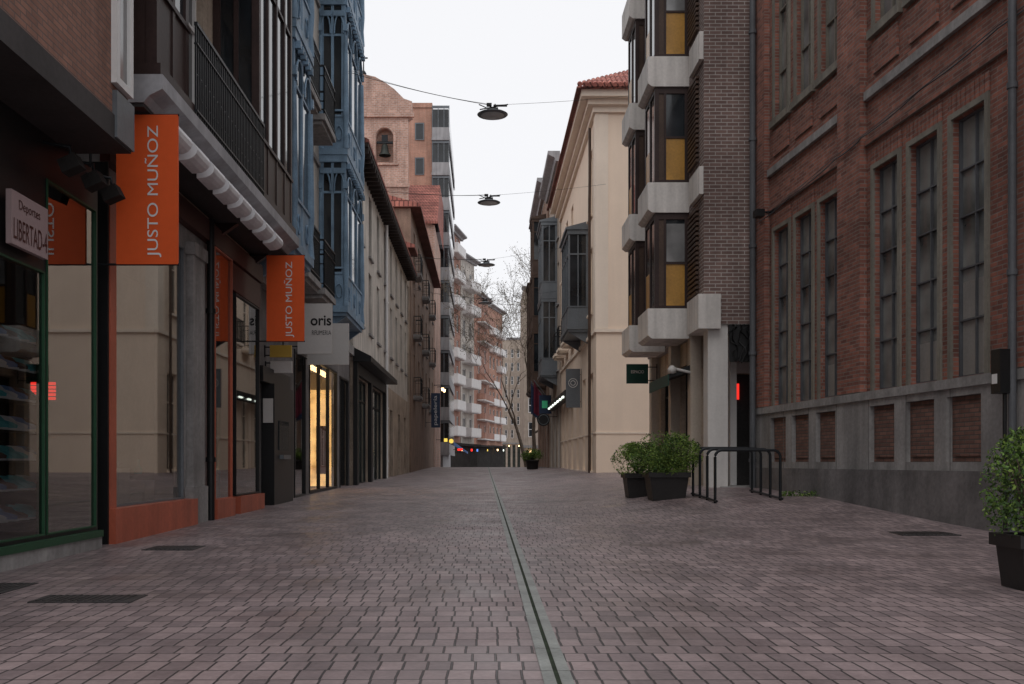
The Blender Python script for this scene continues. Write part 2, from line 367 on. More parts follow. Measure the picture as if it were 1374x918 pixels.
def band(P,u0,u1,z0,z1,proj,mat,name='stone_band'):
    mb=MB(); mb.box(u0,u1,-proj,-.002,z0,z1); return mb.obj(name,[mat],P)
def downpipe(P,u,y,z0,z1,r=.045,mat='greymetal'):
    mb=MB(); mb.tube([(u,y,z0),(u,y,z1)],r,n=10)
    z=z0+.8
    while z<z1: mb.tube([(u,y,z),(u,y,z+.06)],r*1.3,n=10); z+=1.9
    return mb.obj('downpipe',[mat],P)
# ------------------------------------------------------------ ground
def ss(t): t=max(0,min(1,t)); return t*t*(3-2*t)
GP=[(-30,0),(5,0),(9,.03),(16,.08),(28,.17),(47,.28),(60,.40),(68,.44),(80,.3),(110,-1.2),(160,-3),(2000,-3)]
def g(X,Y):
    z=0
    for (a,za),(b,zb) in zip(GP[:-1],GP[1:]):
        if a<=Y<=b: z=za+(zb-za)*(Y-a)/(b-a); break
    e=.25*ss((X-1.2)/3)*ss((Y-9)/8)*(1-ss((Y-45)/20))
    return z+e
def frange(a,b,s):
    r=[]; 
    while a<b-1e-6: r.append(a); a+=s
    return r
xs=[-700,-100,-30,-10]+frange(-5,8,.5)+[8,12,30,100,700]; ys=[-200,-30,-5]+frange(0,80,1)+[80,90,100,110,130,160,250,400,900]
mb=MB(); 
for x in xs:
    for y in ys: mb.v.append((x,y,g(x,y)))
n=len(ys)
for i in range(len(xs)-1):
    for j in range(n-1):
        mb.f.append((i*n+j,(i+1)*n+j,(i+1)*n+j+1,i*n+j+1)); mb.m.append(0); mb.s.append(True)
o=mb.obj('ground',['paving'],None,(0,0,0)); o['kind']='structure'; o['label']='pedestrian street paved with small pinkish brick setts'
mb=MB(); cx=.27
yy=frange(-3,68,.45)+[68]
for a,b in zip(yy[:-1],yy[1:]):
    for x0,x1,dz,m in ((cx-.055,cx-.009,.005,0),(cx-.009,cx+.009,.003,1),(cx+.009,cx+.055,.005,0)):
        bb=b-.006 if m==0 else b
        mb.poly([(x0,a,g(x0,a)+dz),(x1,a,g(x1,a)+dz),(x1,bb,g(x1,bb)+dz),(x0,bb,g(x0,bb)+dz)],m)
o=mb.obj('drainage_channel',['channel','slot'],None,(cx,0,0)); o['kind']='structure'; o['label']='narrow stone drainage channel with mossy slot along the paving'
for (x0,x1,y0,y1) in ((-2.58,-2.0,5.55,5.85),(-3.0,-2.55,8.6,9.0),(-3.15,-2.9,5.9,6.4),(4.25,4.85,10.0,10.5)):
    mb=MB(); z=g((x0+x1)/2,(y0+y1)/2)+.006; mb.box(x0,x1,y0,y1,z-.02,z)
    k=x0+.03
    while k<x1-.03: mb.box(k,k+.015,y0+.03,y1-.03,z-.001,z+.004); k+=.04
    tag(mb.obj('drain_cover',['cover']),'dark cast iron drain cover set in the paving','drain cover','drain covers in the paving')
# ------------------------------------------------------------ left side
L=math.pi/2
SX=-3.48
P=thing('corner_building','brick clad building overhanging a dark sports shop with green frames','building',(SX,8,0),L,(8,0,0))
ops=[(4,6.5,.22,2.3),(6.56,7.77,.22,2.3),(7.81,8.8,.22,3.05)]
wall(P,2,8.85,-.4,3.4,ops,'black',3,reveal=.06,name='shop_front_wall',label='black shop front wall')
mb=MB(); mb.box(2,8.28,-.48,2.0,3.6,13); mb.obj('wall',['cladbrick'],P,(5,0,3.4))
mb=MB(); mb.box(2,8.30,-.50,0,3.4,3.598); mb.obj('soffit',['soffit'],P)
mb=MB(); mb.box(7.93,8.32,-.52,-.03,3.42,3.8); mb.obj('cladding_panel',['greymetal'],P)
mb=MB()
for a in (7.9,8.2): mb.box(a,a+.07,-.53,-.482,3.85,6.6)
for z in (3.85,5.2,6.55): mb.box(7.97,8.2,-.53,-.482,z,z+.06)
w=mb.obj('window',['white'],P); p=MB(); p.box(7.97,8.2,-.50,-.483,3.91,6.55); p.obj('pane',['glass2'],w)
for i,o_ in enumerate(ops):
    a,b,c,d=o_; mb=MB(); f=.014
    mb.box(a,a+f,-.012,.05,c,d); mb.box(b-f,b,-.012,.05,c,d); mb.box(a+f,b-f,-.012,.05,c,c+f); mb.box(a+f,b-f,-.012,.05,d-f,d)
    w=mb.obj('shop_window',['green'],P); p=MB(); p.poly([(a,.01,c),(b,.01,c),(b,.01,d),(a,.01,d)]); p.obj('pane',['shopglass' if i==2 else 'shopglassdark'],w)
mb=MB(); mb.box(2,8.85,-.04,-.003,-.3,.13); mb.obj('plinth',['stone'],P)
mb=MB(); mb.box(2,8.85,-.055,-.003,.132,.19); mb.obj('green_rail',['green'],P)
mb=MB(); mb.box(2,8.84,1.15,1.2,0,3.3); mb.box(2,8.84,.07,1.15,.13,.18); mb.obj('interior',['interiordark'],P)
SZ=(.35,.58,.81,1.04,1.27,1.50,1.73)
for z in SZ:
    mb=MB(); mb.box(6.7,7.95,.08,.26,z-.012,z); mb.obj('shelf',['matteblack'],P)
S=thing('shop_sign','pinkish shop sign plate with dark lettering on black fascia','sign',(SX,7.36,2.39),L,(7.36,0,2.39))
mb=MB(); mb.box(7.05,7.64,-.09,-.05,2.37,2.76); mb.box(7.15,7.5,-.05,0,2.5,2.7); mb.obj('sign_panel',['pink'],S)
text('Deportes',S,7.33,-.094,2.665,.34,.09,'maroon'); text('LIBERTAD-4',S,7.35,-.094,2.49,.54,.15,'maroon')
def shoe(mat,s=1):
    mb=MB(); pr=[(-.11,0),(.12,0),(.125,.025),(.09,.045),(.03,.06),(.0,.09),(-.05,.10),(-.10,.105),(-.115,.05)]
    mb.prism([(p[0]*s,p[1]*s) for p in pr],-.035,.035,axis='y')
    for v in range(len(mb.v)):
        a=mb.v[v]; mb.v[v]=(a[0],a[1]*(1-.3*abs(a[0])/.12),a[2]+.012)
    mb.box(-.115*s,.13*s,-.037,.037,0,.014,1)
    return mb.obj('shoe',[mat,'shoewhite'],None,(0,0,0))
i=0
base_sh={}
for z in SZ:
    for u in (7.05,7.22,7.39,7.56,7.73,7.88):
        mt=['teal','shoewhite','shoeblue','maroon','teal'][i%5]; i+=1
        if mt not in base_sh:
            o=shoe(mt); base_sh[mt]=o
        else: o=base_sh[mt].copy(); col.objects.link(o)
        o.location=(SX-.165,u,z+.002); o.rotation_euler=(0,0,.75)
        tag(o,'%s sports shoe on a shop window shelf'%{'teal':'teal','shoeblue':'blue','shoewhite':'white','maroon':'dark red'}[mt],'shoe','shoes on shop window shelves')
S=thing('sign_reflection','added glowing red box behind the shop glass, standing in for a reflected sign','reflection',(-3.9,8.7,1.3),0,(-3.9,8.7,1.3))  # added glowing box imitates the reflection of a red sign across the street
mb=MB(); mb.box(-4.02,-3.78,8.7,8.74,1.34,1.52); mb.obj('reflection_backing',['black'],S); mb=MB()
for k in range(5): mb.box(-4.01,-3.79,8.694,8.698,1.35+k*.033,1.374+k*.033)
mb.obj('reflection_rows',['redled'],S); mb=MB(); mb.tube([(-3.9,8.72,1.52),(-3.9,8.72,3.2)],.004); mb.obj('added_wire',['black'],S)
for u in (7.75,8.2,8.6):
    S=thing('floodlight','black floodlight on a bracket above the shop front','lamp',(SX,u,3.0),L,(u,0,3.0),'floodlights above a shop front')
    mb=MB(); mb.prism([(-.32,3.12),(-.18,3.06),(-.14,3.16),(-.27,3.22)],u-.07,u+.07); mb.obj('lamp_head',['matteblack'],S)
    mb=MB(); mb.tube([(u,0,3.32),(u,-.22,3.28),(u,-.22,3.18)],.015); mb.obj('bracket',['iron'],S)
# --- orange shop building
P=thing('shop_building','old building with iron balcony, dark glazed bays and orange-framed shop','building',(-3.6,12.4,0),L,(12.4,0,0))
ops=[(9.42,11.72,.36,3.35),(12.75,13.62,.30,3.6),(13.95,15.4,.32,3.2),(13.66,13.92,.02,2.6)]
wall(P,9.2,15.6,-.4,3.9,ops,'stone',5,reveal=.08,name='ground_floor_wall')
uo=[(10.25,11.1,4.4,6.9),(11.75,12.6,4.4,6.9),(10.25,11.1,8.0,10.4),(11.75,12.6,8.0,10.4)]
wall(P,8.45,15.6,3.902,13.5,uo,'oldplaster',5,name='wall',bottom=True)
for o_ in uo: window(P,*o_,fm='white',pm='glass',nv=1,trans=(.3,.75))
for (a,b,c,d),m,yp in zip(ops[:3],('greymetal','orangepaint','black'),(.01,-.085,-.05)):
    mb=MB(); f=.02
    for (p0,p1,q0,q1) in ((a,a+f,c,d),(b-f,b,c,d),(a+f,b-f,d-f,d),(a+f,b-f,c,c+f)): mb.box(p0,p1,yp-.03,.05,q0,q1)
    w=mb.obj('shop_window',[m],P); p=MB(); p.poly([(a,yp,c),(b,yp,c),(b,yp,d),(a,yp,d)]); p.obj('pane',['shopglass'],w)
mb=MB(); mb.box(9.2,9.36,-.10,-.003,-.3,3.35); mb.obj('orange_pier',['orangepaint'],P)
mb=MB(); mb.box(9.17,9.198,-.09,.12,-.3,3.6); mb.obj('dark_jamb',['black'],P)
for a,b in ((9.2,11.85),(12.72,13.64),(13.94,15.45)):
    mb=MB(); mb.box(a+.002,b,-.15,-.003,-.2,.36 if a<10 else .31); mb.obj('orange_plinth',['orangepaint'],P)
mb=MB(); mb.box(11.86,12.35,-.09,-.004,-.2,3.3); mb.box(11.82,12.39,-.12,-.004,-.2,.5); mb.box(11.82,12.39,-.12,-.004,3.3,3.45); mb.obj('stone_pilaster',['stone'],P)
mb=MB(); mb.box(9.2,15.55,-.1,-.004,3.62,3.88); mb.obj('fascia',['maroon'],P)
mb=MB(); mb.box(13.66,15.5,-.07,-.004,3.22,3.6); mb.obj('sign_fascia',['maroon'],P)
downpipe(P,12.58,-.1,0,3.9,.05,'black')
mb=MB(); mb.box(9.25,15.5,1.6,1.65,0,3.5); mb.box(9.3,15.5,.1,1.6,.1,.3); mb.obj('interior',['interior'],P)
for k,u in enumerate((9.8,10.2,10.6,11.0,11.4,13.2,14.3,14.9)):
    S=thing('display_stand','small display stand with dishes inside the shop window','display stand',(-3.6-.4,u,.3),L,(u,0,.3),'display stands in the shop window')
    zt=.45+.14*(k%3)
    mb=MB(); mb.box(u-.16,u+.16,-.12,.12,.3,zt); mb.obj('base',['white'],S)
    mb=MB(); z=zt+.002; mb.lathe([(0,0),(.04,0),(.05,.01),(.13,.07),(.12,.07),(.045,.02),(0,.015)],(u,0,z),16); mb.obj('dish',['shoewhite' if k%2 else 'pink'],S)
    mb=MB(); mb.lathe([(0,0),(.04,0),(.045,.12),(.015,.18),(.02,.24)],(u+.1,.05,z+.0),12); mb.obj('bottle',['teal'],S)
mb=MB(); mb.prism([(-.002,4.02),(-.55,4.02),(-.6,4.08),(-.68,4.12),(-.72,4.14),(-.72,4.27),(-.002,4.27)],8.8,15.3); B=mb.obj('balcony',['slab'],P)
mb=MB(); mb.box(8.82,15.28,-.545,-.003,3.985,4.017); mb.obj('soffit',['soffit'],P)  # added dark sheet, puts the shade under the balcony slab into colour
r=MB(); railing(r,[(9.95,-.68),(13.0,-.68)],4.27,.95,.075,.009)
for i in range(20):
    u=10.0+i*.152; r.tube([(u+.05*math.cos(t),-.68,4.62+.12*math.sin(t)) for t in [2*math.pi*j/8 for j in range(9)]],.008,n=4)
r.obj('railing',['iron'],B)
bay(P,8.95,9.92,4.272,12.5,.62,'darkwood',nu=2,ns=2,lab='dark wooden glazed bay')
bay(P,13.02,15.25,4.272,12.5,.62,'darkwood',nu=4,ns=2,lab='dark wooden glazed bay')
mb=MB(); mb.box(9.93,13.0,-.60,-.004,7.5,7.65); mb.obj('balcony_floor',['darkwood'],P)
r=MB(); railing(r,[(9.95,-.58),(13.0,-.58)],7.652,.9,.09,.009); r.obj('railing',['iron'],P)
u=9.15
while u<14.0:
    S=thing('awning','pale rounded awning hood under the balcony edge','awning',(-3.6,u+.2,3.9),L,(u+.2,0,3.9),'row of pale awning hoods')
    mb=MB(); pr=[(-.56,4.01)]+[(-.60-.15*math.sin(t),3.905-.105*math.cos(t)) for t in [math.pi*(1-j/8) for j in range(9)]]+[(-.56,3.80)]
    mb.prism(pr,u,u+.46); mb.obj('hood',['awning'],S)
    mb=MB(); mb.box(u+.19,u+.23,-.558,-.50,3.9,3.984); mb.obj('bracket',['matteblack'],S)
    u+=.62
def banner(Y,label,x0,x1,z0,z1):
    S=thing('hanging_banner',label,'sign',(-3.6,Y,z0),0,(-3.6,Y,z0),'orange vertical shop banners')
    mb=MB(); mb.box(x0,x1,Y,Y+.03,z0,z1); mb.obj('banner_panel',['orange'],S)
    mb=MB()
    for z in (z0,z1): mb.tube([(-3.6,Y+.015,z),(x1+.01,Y+.015,z)],.011)
    mb.tube([(-3.59,Y+.015,z0-.03),(-3.59,Y+.015,z1+.03)],.012)
    mb.obj('bracket',['iron'],S)
    text('JUSTO MUÑOZ',S,x0+(x1-x0)*.60,Y-.004,(z0+z1)/2-.02,(x1-x0)*.27,(z1-z0)*.88,'white',vert=True)
banner(8.95,'orange vertical banner with white lettering beside the balcony',-3.35,-2.79,2.6,3.96)
banner(14.9,'smaller looking orange vertical banner beyond the shop door',-3.3,-2.73,2.63,3.93)
# --- blue bay building
P=thing('blue_bay_building','tall pale building with ornate blue glazed bays and iron balconies','building',(-3.7,21,0),L,(21,0,0))
gops=[(19.1,20.3,.1,3.0),(20.75,24.6,.15,3.05),(25.1,26.7,.1,3.0)]
wall(P,15.6,27,-.4,3.95,gops,'stonedark',6,reveal=.1,name='ground_floor_wall')
uo=[]
for z in (4.35,7.85,11.3):
    for u in (18.2,20.0): uo.append((u,u+.85,z,z+2.3))
wall(P,15.6,27,3.952,15.5,uo,'whiteplaster',6,name='wall',bottom=True)
for o_ in uo: window(P,*o_,fm='white',nv=1,trans=(.25,.75))
for z in (4.3,7.8,11.25):
    balcony(P,17.9,19.3,z,.5,.95,'stone'); balcony(P,19.75,21.2,z,.5,.95,'stone')
bay(P,15.7,17.2,4.2,14.8,.66,'blue',storey=3.5,nu=2,ns=2,ornate=True,lab='ornate blue painted glazed bay')
bay(P,22.0,24.9,4.15,14.7,.60,'blue',storey=3.5,nu=3,ns=2,ornate=True,lab='ornate blue painted glazed bay')
cornice(P,15.6,27,15.2,.5,.5,'creamtrim')
band(P,17.4,21.9,7.35,7.45,.05,'stone'); band(P,17.4,21.9,10.9,11.0,.05,'stone')
band(P,15.62,27,3.7,3.95,.14,'stone')
for (a,b,c,d) in gops:
    mb=MB(); f=.05
    mb.box(a,a+f,-.02,.06,c,d); mb.box(b-f,b,-.02,.06,c,d); mb.box(a+f,b-f,-.02,.06,d-f,d); mb.box(a+f,b-f,-.02,.06,c,c+f)
    nn=3 if b-a>3 else 1
    for i in range(1,nn): mb.box(a+(b-a)*i/nn-.03,a+(b-a)*i/nn+.03,-.018,.058,c+f,d-f)
    w=mb.obj('shop_window',['black'],P); p=MB(); p.poly([(a,.02,c),(b,.02,c),(b,.02,d),(a,.02,d)]); p.obj('pane',['shopglass'],w)
mb=MB(); mb.box(20.75,24.6,1.3,1.35,.1,3.1); mb.obj('lit_interior',['warm'],P)
mb=MB(); mb.box(20.7,24.65,.12,1.29,0,.1,0); mb.box(20.7,20.74,.12,1.29,.1,3.1,0); mb.box(24.61,24.65,.12,1.29,.1,3.1,0)
for z in (.8,1.4,2.0,2.5): mb.box(21,24.4,1.0,1.29,z,z+.04,0)
for k in range(30):
    u=21+random.random()*3.2; z=random.choice((.84,1.44,2.04)); mb.box(u,u+.12,1.05,1.2,z,z+.12+random.random()*.25,random.choice((0,1)))
mb.obj('interior',['interior','maroon'],P)
mb=MB(); mb.box(20.8,24.5,.2,.26,2.9,3.0); mb.obj('lit_strip',['warmlamp'],P)
mb=MB(); mb.box(24.58,24.608,.13,1.2,.2,2.6); mb.obj('lit_panel',['warm'],P)
mb=MB(); mb.box(24.55,24.575,.25,.5,.5,1.7); mb.obj('poster',['maroon'],P)
mb=MB(); mb.box(24.55,24.575,.7,.9,.9,2.1); mb.obj('poster',['maroon'],P)
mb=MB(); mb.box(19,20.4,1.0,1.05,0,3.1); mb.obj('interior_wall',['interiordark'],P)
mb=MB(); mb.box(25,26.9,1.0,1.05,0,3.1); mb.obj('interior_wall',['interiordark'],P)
S=thing('cash_machine','dark grey wall cash machine cabinet with pale notice','cash machine',(-3.7,16.9,.08),L,(16.9,0,.08))
mb=MB(); mb.box(16.3,17.9,-.22,-.004,.0,2.1); mb.box(15.75,17.95,-.16,-.005,2.1,2.35); mb.obj('cabinet',['black'],S)
mb=MB(); mb.box(16.6,17.4,-.24,-.222,1.0,1.5); mb.obj('screen',['glass'],S)
mb=MB(); mb.box(16.26,16.298,-.20,-.04,1.45,1.85); mb.obj('notice',['signgrey'],S)
mb=MB(); mb.box(16.7,17.3,-.3,-.221,.85,.92); mb.obj('keypad',['greymetal'],S)
def projsign(name,label,Y,x0,x1,z0,z1,mat,txts=(),wallx=-3.7,tm='black',group=None):
    S=thing(name,label,'sign',(wallx,Y,z0),0,(wallx,Y,z0),group)
    mb=MB(); mb.box(x0,x1,Y,Y+.07,z0,z1); mb.obj('sign_panel',[mat],S)
    mb=MB(); e=x0 if wallx<0 else x1; sg=.01 if wallx<0 else -.01
    for z in (z0+(z1-z0)*.15,z0+(z1-z0)*.85): mb.tube([(wallx,Y+.035,z),(e,Y+.035,z)],.012)
    mb.tube([(wallx+sg,Y+.035,z0),(wallx+sg,Y+.035,z1)],.012)
    mb.obj('bracket',['iron'],S)
    for (t,fx,fz,fw,fh) in txts: text(t,S,x0+(x1-x0)*fx,Y-.004,z0+(z1-z0)*fz,(x1-x0)*fw,(z1-z0)*fh,tm,bold=.02 if fh>.15 else 0)
    return S
projsign('projecting_sign','pale grey projecting perfumery sign with black lettering',18.0,-3.42,-2.79,2.78,3.70,'signgrey',(('oris',.68,.66,.6,.2),('RFUMERIA',.70,.42,.56,.09)))
projsign('projecting_sign','plain pale projecting sign on iron bracket',20.0,-3.6,-2.76,2.78,3.62,'signgrey')
projsign('projecting_sign','small yellow projecting sign',16.5,-3.60,-3.24,2.56,2.76,'yellow')
projsign('projecting_sign','small pale projecting plate with dark figures',16.55,-3.60,-3.24,2.30,2.5,'signgrey')
# --- white old building
P=thing('old_white_building','long pale plastered building with dark eaves and narrow windows','building',(-3.6,36,0),L,(36,0,0))
gops=[(27.4,30.2,.15,3.2),(30.8,34.6,.15,3.2),(37.5,38.6,.1,2.8),(41,42,.1,2.8),(44,45,.1,2.8)]
uo=[(u,u+.8,z,z+1.9) for u in (28.3,30.6,32.9,35.2,37.5,39.8,42.1,44.4) for z in (4.8,7.2)]
wall(P,27,46,-.4,3.6,gops,'oldplaster',7,reveal=.15,name='ground_floor_wall')
wall(P,27,46,3.602,9.5,uo,'whiteplaster',7,name='wall')
for o_ in uo: window(P,*o_,fm='brownwood',nv=1,trans=(.5,),sill=.08)
for o_ in gops[2:]: window(P,*o_,fm='brownwood',pm='glass',nv=1,trans=(.7,),name='door')
for o_ in gops[:2]: window(P,*o_,fm='black',pm='glassgreen',nv=2,trans=(.8,),name='shop_window',y=.08)
mb=MB(); mb.prism([(-.5,3.55),(-.003,3.55),(-.003,3.95),(-.5,3.7)],26.9,35); mb.obj('shop_canopy',['black'],P)
mb=MB(); mb.box(26.95,35,-.12,-.004,3.22,3.54); mb.box(30.3,30.7,-.12,-.004,-.2,3.22); mb.box(34.7,35,-.12,-.004,-.2,3.22); mb.box(26.95,27.3,-.12,-.004,-.2,3.22); mb.obj('shop_front_frame',['black'],P)
mb=MB(); mb.prism([(-.45,9.5),(-.45,9.6),(3.5,11.2),(7,9.6),(7,9.505),(-.002,9.505)],26.8,46.2); mb.obj('roof',['tile'],P)
mb=MB(); mb.box(26.8,46.2,-.43,-.004,9.4,9.498)
u=26.9
while u<46.1: mb.box(u,u+.1,-.42,-.004,9.25,9.4); u+=.45
mb.obj('eave',['eave'],P)
downpipe(P,35.4,-.08,0,9.4,.06,'white')
# --- brown building
P=thing('brown_building','narrow dark brown building with small balconies','building',(-3.6,58,0),L,(58,0,0))
uo=[(u,u+1,z,z+2.1) for u in (50,53.5,57,60.5,64,67.5) for z in (4.2,7.3,10.4)]
wall(P,48,70,-1,13.2,uo,'brownplaster',8,name='wall')
for o_ in uo: window(P,*o_,fm='white',nv=1,trans=(.6,),fw=.07,sill=.1)
for u in (50,57,64):
    for z in (4.15,7.25,10.35): balcony(P,u-.3,u+1.3,z,.4,.9,'stone',step=.2)
mb=MB(); mb.prism([(-.5,13.2),(-.5,13.35),(4,14.6),(8,13.4),(8,13.21)],47.8,70.2); mb.obj('roof',['tile'],P)
P2=thing('stone_building','small brown stone building with tiled eave','building',(-3.65,47,0),L,(47,0,0))
wall(P2,46.02,47.95,-1,10.8,[(46.5,47.3,4,6),(46.5,47.3,7.2,9.2)],'oldplaster',6,name='wall')
for z in (4,7.2): window(P2,46.5,47.3,z,z+2,fm='brownwood')
mb=MB(); mb.prism([(-.4,10.8),(-.4,10.95),(3,12.1),(6,10.9)],45.9,48.0); mb.obj('roof',['tile'],P2)
# --- church bell gable
C=thing('church_tower','weathered brick church bell gable with arched opening','church',(-7.7,72,0),0,(-7.7,72,0))
def arched(P,outer,hole,y0,y1,mat,name='wall'):
    bm=bmesh.new(); loops=[]
    for L_ in (outer,hole):
        vs=[bm.verts.new((p[0],y0,p[1])) for p in L_]
        es=[bm.edges.new((vs[i],vs[(i+1)%len(vs)])) for i in range(len(vs))]; loops+=es
    bmesh.ops.triangle_fill(bm,edges=loops,use_beauty=True,use_dissolve=False)
    mb=MB()
    for f in bm.faces: 
        pts=[tuple(v.co) for v in f.verts]; mb.poly(pts); mb.poly([(p[0],y1,p[2]) for p in reversed(pts)])
    for L_ in (outer,hole):
        for i in range(len(L_)):
            a=L_[i]; b=L_[(i+1)%len(L_)]; mb.poly([(a[0],y0,a[1]),(b[0],y0,b[1]),(b[0],y1,b[1]),(a[0],y1,a[1])])
    bm.free(); return mb.obj(name,[mat],P)
outer=[(-11.5,-1),(-5.6,-1),(-5.6,25.9),(-5.3,26.1),(-5.3,27.2),(-5.9,27.4),(-6.6,28.1),(-7.3,28.6),(-8.0,29.0),(-8.9,29.2),(-10,28.7),(-11.5,27.4)]
cxh,zh,rh=-7.3,24.6,.62
hole=[(cxh-rh,22.7),(cxh+rh,22.7)]+[(cxh+rh*math.cos(t),zh+rh*math.sin(t)) for t in [math.pi*j/8 for j in range(9)]]
arched(C,outer,hole,72,72.7,'churchbrick')
mb=MB(); mb.box(cxh-1,cxh+1,72.65,72.9,22.2,25.8); mb.obj('niche_back',['churchbrick'],C)
mb=MB()
for t0,t1 in [(math.pi*j/9,math.pi*(j+1)/9) for j in range(9)]:
    a,b=.66,.82
    mb.prism([(cxh+a*math.cos(t0),zh+a*math.sin(t0)),(cxh+b*math.cos(t0),zh+b*math.sin(t0)),(cxh+b*math.cos(t1),zh+b*math.sin(t1)),(cxh+a*math.cos(t1),zh+a*math.sin(t1))],71.9,71.998,axis='y')
mb.box(cxh-.82,cxh-.66,71.9,71.998,22.7,zh); mb.box(cxh+.66,cxh+.82,71.9,71.998,22.7,zh)
mb.box(cxh-1.0,cxh+1.0,71.85,71.998,22.5,22.68); mb.box(-11.5,-5.45,71.85,71.998,20.9,21.15); mb.box(-11.5,-5.15,71.8,71.998,26.0,26.3)
mb.obj('arch_moulding',['churchbrick'],C)
mb=MB(); mb.prism([(-8.95,29.1),(-8.85,29.1),(-8.87,31.2),(-8.93,31.2)],72.4,72.5,axis='y'); mb.box(-9.2,-8.6,72.42,72.48,30.5,30.6); mb.lathe([(0,0),(.18,.1),(.22,.25),(.1,.45),(0,.5)],(-8.9,72.45,29.15),12); mb.obj('cross',['iron'],C)
Bl=thing('church_bell','dark bronze bell hanging in an arched opening','bell',(cxh,72.1,23.2),0,(cxh,72.1,23.2))
mb=MB(); mb.lathe([(.44,0),(.42,.06),(.30,.25),(.25,.55),(.2,.78),(.08,.86),(0,.88)],(cxh,72.1,23.25),18); mb.obj('bell_body',['bronze'],Bl)
mb=MB(); mb.box(cxh-.60,cxh+.60,72.02,72.18,24.13,24.28); mb.box(cxh-.22,cxh+.22,72.0,72.2,24.28,24.75); mb.obj('yoke',['iron'],Bl)
mb=MB(); mb.tube([(cxh,72.1,23.9),(cxh,72.1,23.12)],[.02,.06]); mb.obj('clapper',['iron'],Bl)
Nv=thing('church_nave','low church nave with red tiled roof','church',(-5,75,0),0,(-5,75,0))
mb=MB(); mb.box(-9,-3.75,73.8,84,-1,18.6); mb.obj('wall',['churchbrick'],Nv)
mb=MB(); mb.poly([(-9.2,73.5,18.8),(-3.5,73.5,18.8),(-3.5,77.5,22.6),(-9.2,77.5,22.6)]); mb.poly([(-3.5,73.5,18.8),(-3.5,77.5,22.6),(-3.5,84,22.6),(-3.5,84,18.8)]); mb.poly([(-9.2,77.5,22.6),(-3.5,77.5,22.6),(-3.5,84,22.6),(-9.2,84,22.6)]); mb.poly([(-9.2,73.5,18.6),(-3.5,73.5,18.6),(-3.5,73.5,18.8),(-9.2,73.5,18.8)]); mb.obj('roof',['tile'],Nv)
# --- orange brick apartment block with grey glazed bays
P=thing('apartment_block','tall orange brick apartment block with grey glazed balconies','building',(-4.8,85,0),0,(-4.8,85,0))
mb=MB(); mb.box(-7.0,-4.55,85,105,-2,31.4); mb.box(-7.1,-4.5,84.9,105.1,31.4,31.8); mb.obj('wall',['orangebrick'],P)
mb=MB(); mb.box(-4.548,-3.6,85.2,105,-2,30.6); mb.obj('rear_wall',['greyplaster'],P)
for k in range(10):
    z=1.4+k*3.0
    mb=MB(); mb.box(-4.54,-3.0,84.3,85.19,z,z+.22); mb.box(-3.05,-3.0,85.2,100,z,z+.22); mb.box(-4.5,-3.02,84.34,84.4,z+.222,z+1.1); mb.box(-3.58,-3.02,84.45,100,z+.222,z+1.0); b_=mb.obj('balcony',['greyplaster'],P)
    mb=MB(); mb.box(-4.45,-3.1,84.5,85.19,z+1.12,z+2.7); mb.box(-3.59,-3.08,85.25,100,z+1.1,z+2.9); mb.obj('glazing',['glass'],b_)
    mb=MB()
    for x in (-4.5,-4.0,-3.5,-3.07): mb.box(x,x+.06,84.4,84.46,z+1.1,z+2.76)
    mb.box(-4.5,-3.0,84.4,84.46,z+2.75,z+2.98); mb.obj('frame',['greymetal'],b_)
for z in (28.6,25.6):
    mb=MB(); mb.box(-6.0,-5.2,84.93,84.99,z,z+1.5); w=mb.obj('window',['greymetal'],P); mb=MB(); mb.box(-5.9,-5.3,84.91,84.929,z+.1,z+1.4); mb.obj('pane',['glass'],w)
def farblock(x0,y0,x1,y1,h,wm,bm_,lab,depth=14,st=3.0,cols=3,zb=-4,pj=1.1,frac=.75,zs=3.6,lights=('yellowled',)):
    ang=math.atan2(y1-y0,x1-x0); Ln=math.hypot(x1-x0,y1-y0)
    P=thing('apartment_block',lab,'building',(x0,y0,zb),ang,(0,0,zb))
    ops=[]; z=zs+.4
    while z+2.2<h:
        for c in range(cols*2):
            u=Ln*(c+.5)/(cols*2)-.6; ops.append((u,u+1.2,z+.1,z+2.2))
        z+=st
    wall(P,0,Ln,zb,h,ops,wm,depth,name='wall')
    for o_ in ops: window(P,*o_,fm='white',pm='glass',fw=.1,trans=())
    z=zs+.4; k=0
    while z+2.2<h:
        for c in range(cols):
            if (c+k)%5==4: continue
            u0=Ln*c/cols+Ln/cols*.1; balcony(P,u0,u0+Ln/cols*frac,z,pj,.95,solid=bm_,slab='white')
        z+=st; k+=1
    mb=MB(); mb.box(-.15,Ln+.1,-.25,-.003,zb,zs-.9); mb.box(-.3,Ln+.1,-.9,-.003,zs-.88,zs-.6); mb.box(-.16,-.003,-.003,6,zb,zs-.9); mb.obj('shop_front',['matteblack'],P)
    for k,m_ in enumerate(lights):
        u=Ln*(k+.6)/(len(lights)+.3); mb=MB(); mb.box(u-.25,u+.25,-.96,-.902,zs-1.5,zs-1.2); mb.obj('lit_sign',[m_],P)
    cornice(P,-.3,Ln+.3,h+.003,.8,.5,'greyplaster')
    mb=MB(); mb.box(Ln*.3,Ln*.55,2,5,h,h+2.2); mb.box(Ln*.7,Ln*.73,2,2.2,h,h+3.5); mb.obj('roof_hut',['greyplaster'],P)
    return P
farblock(-4.0,112,-2.9,118,27.3,'farbrick','white','red brick apartment block with white balconies',cols=1,pj=.9,lights=('warmlamp',))
farblock(-2.85,119,-1.3,124,25.5,'whiteplaster','white','pale apartment block with white balconies',cols=1,pj=1.2,lights=('redled','blueled'))
farblock(-1.3,150,.6,160,26.5,'farbrick','farbrick','red brick apartment block with brick balconies',cols=1,pj=1.2,frac=.8,zs=4,lights=('yellowled',))
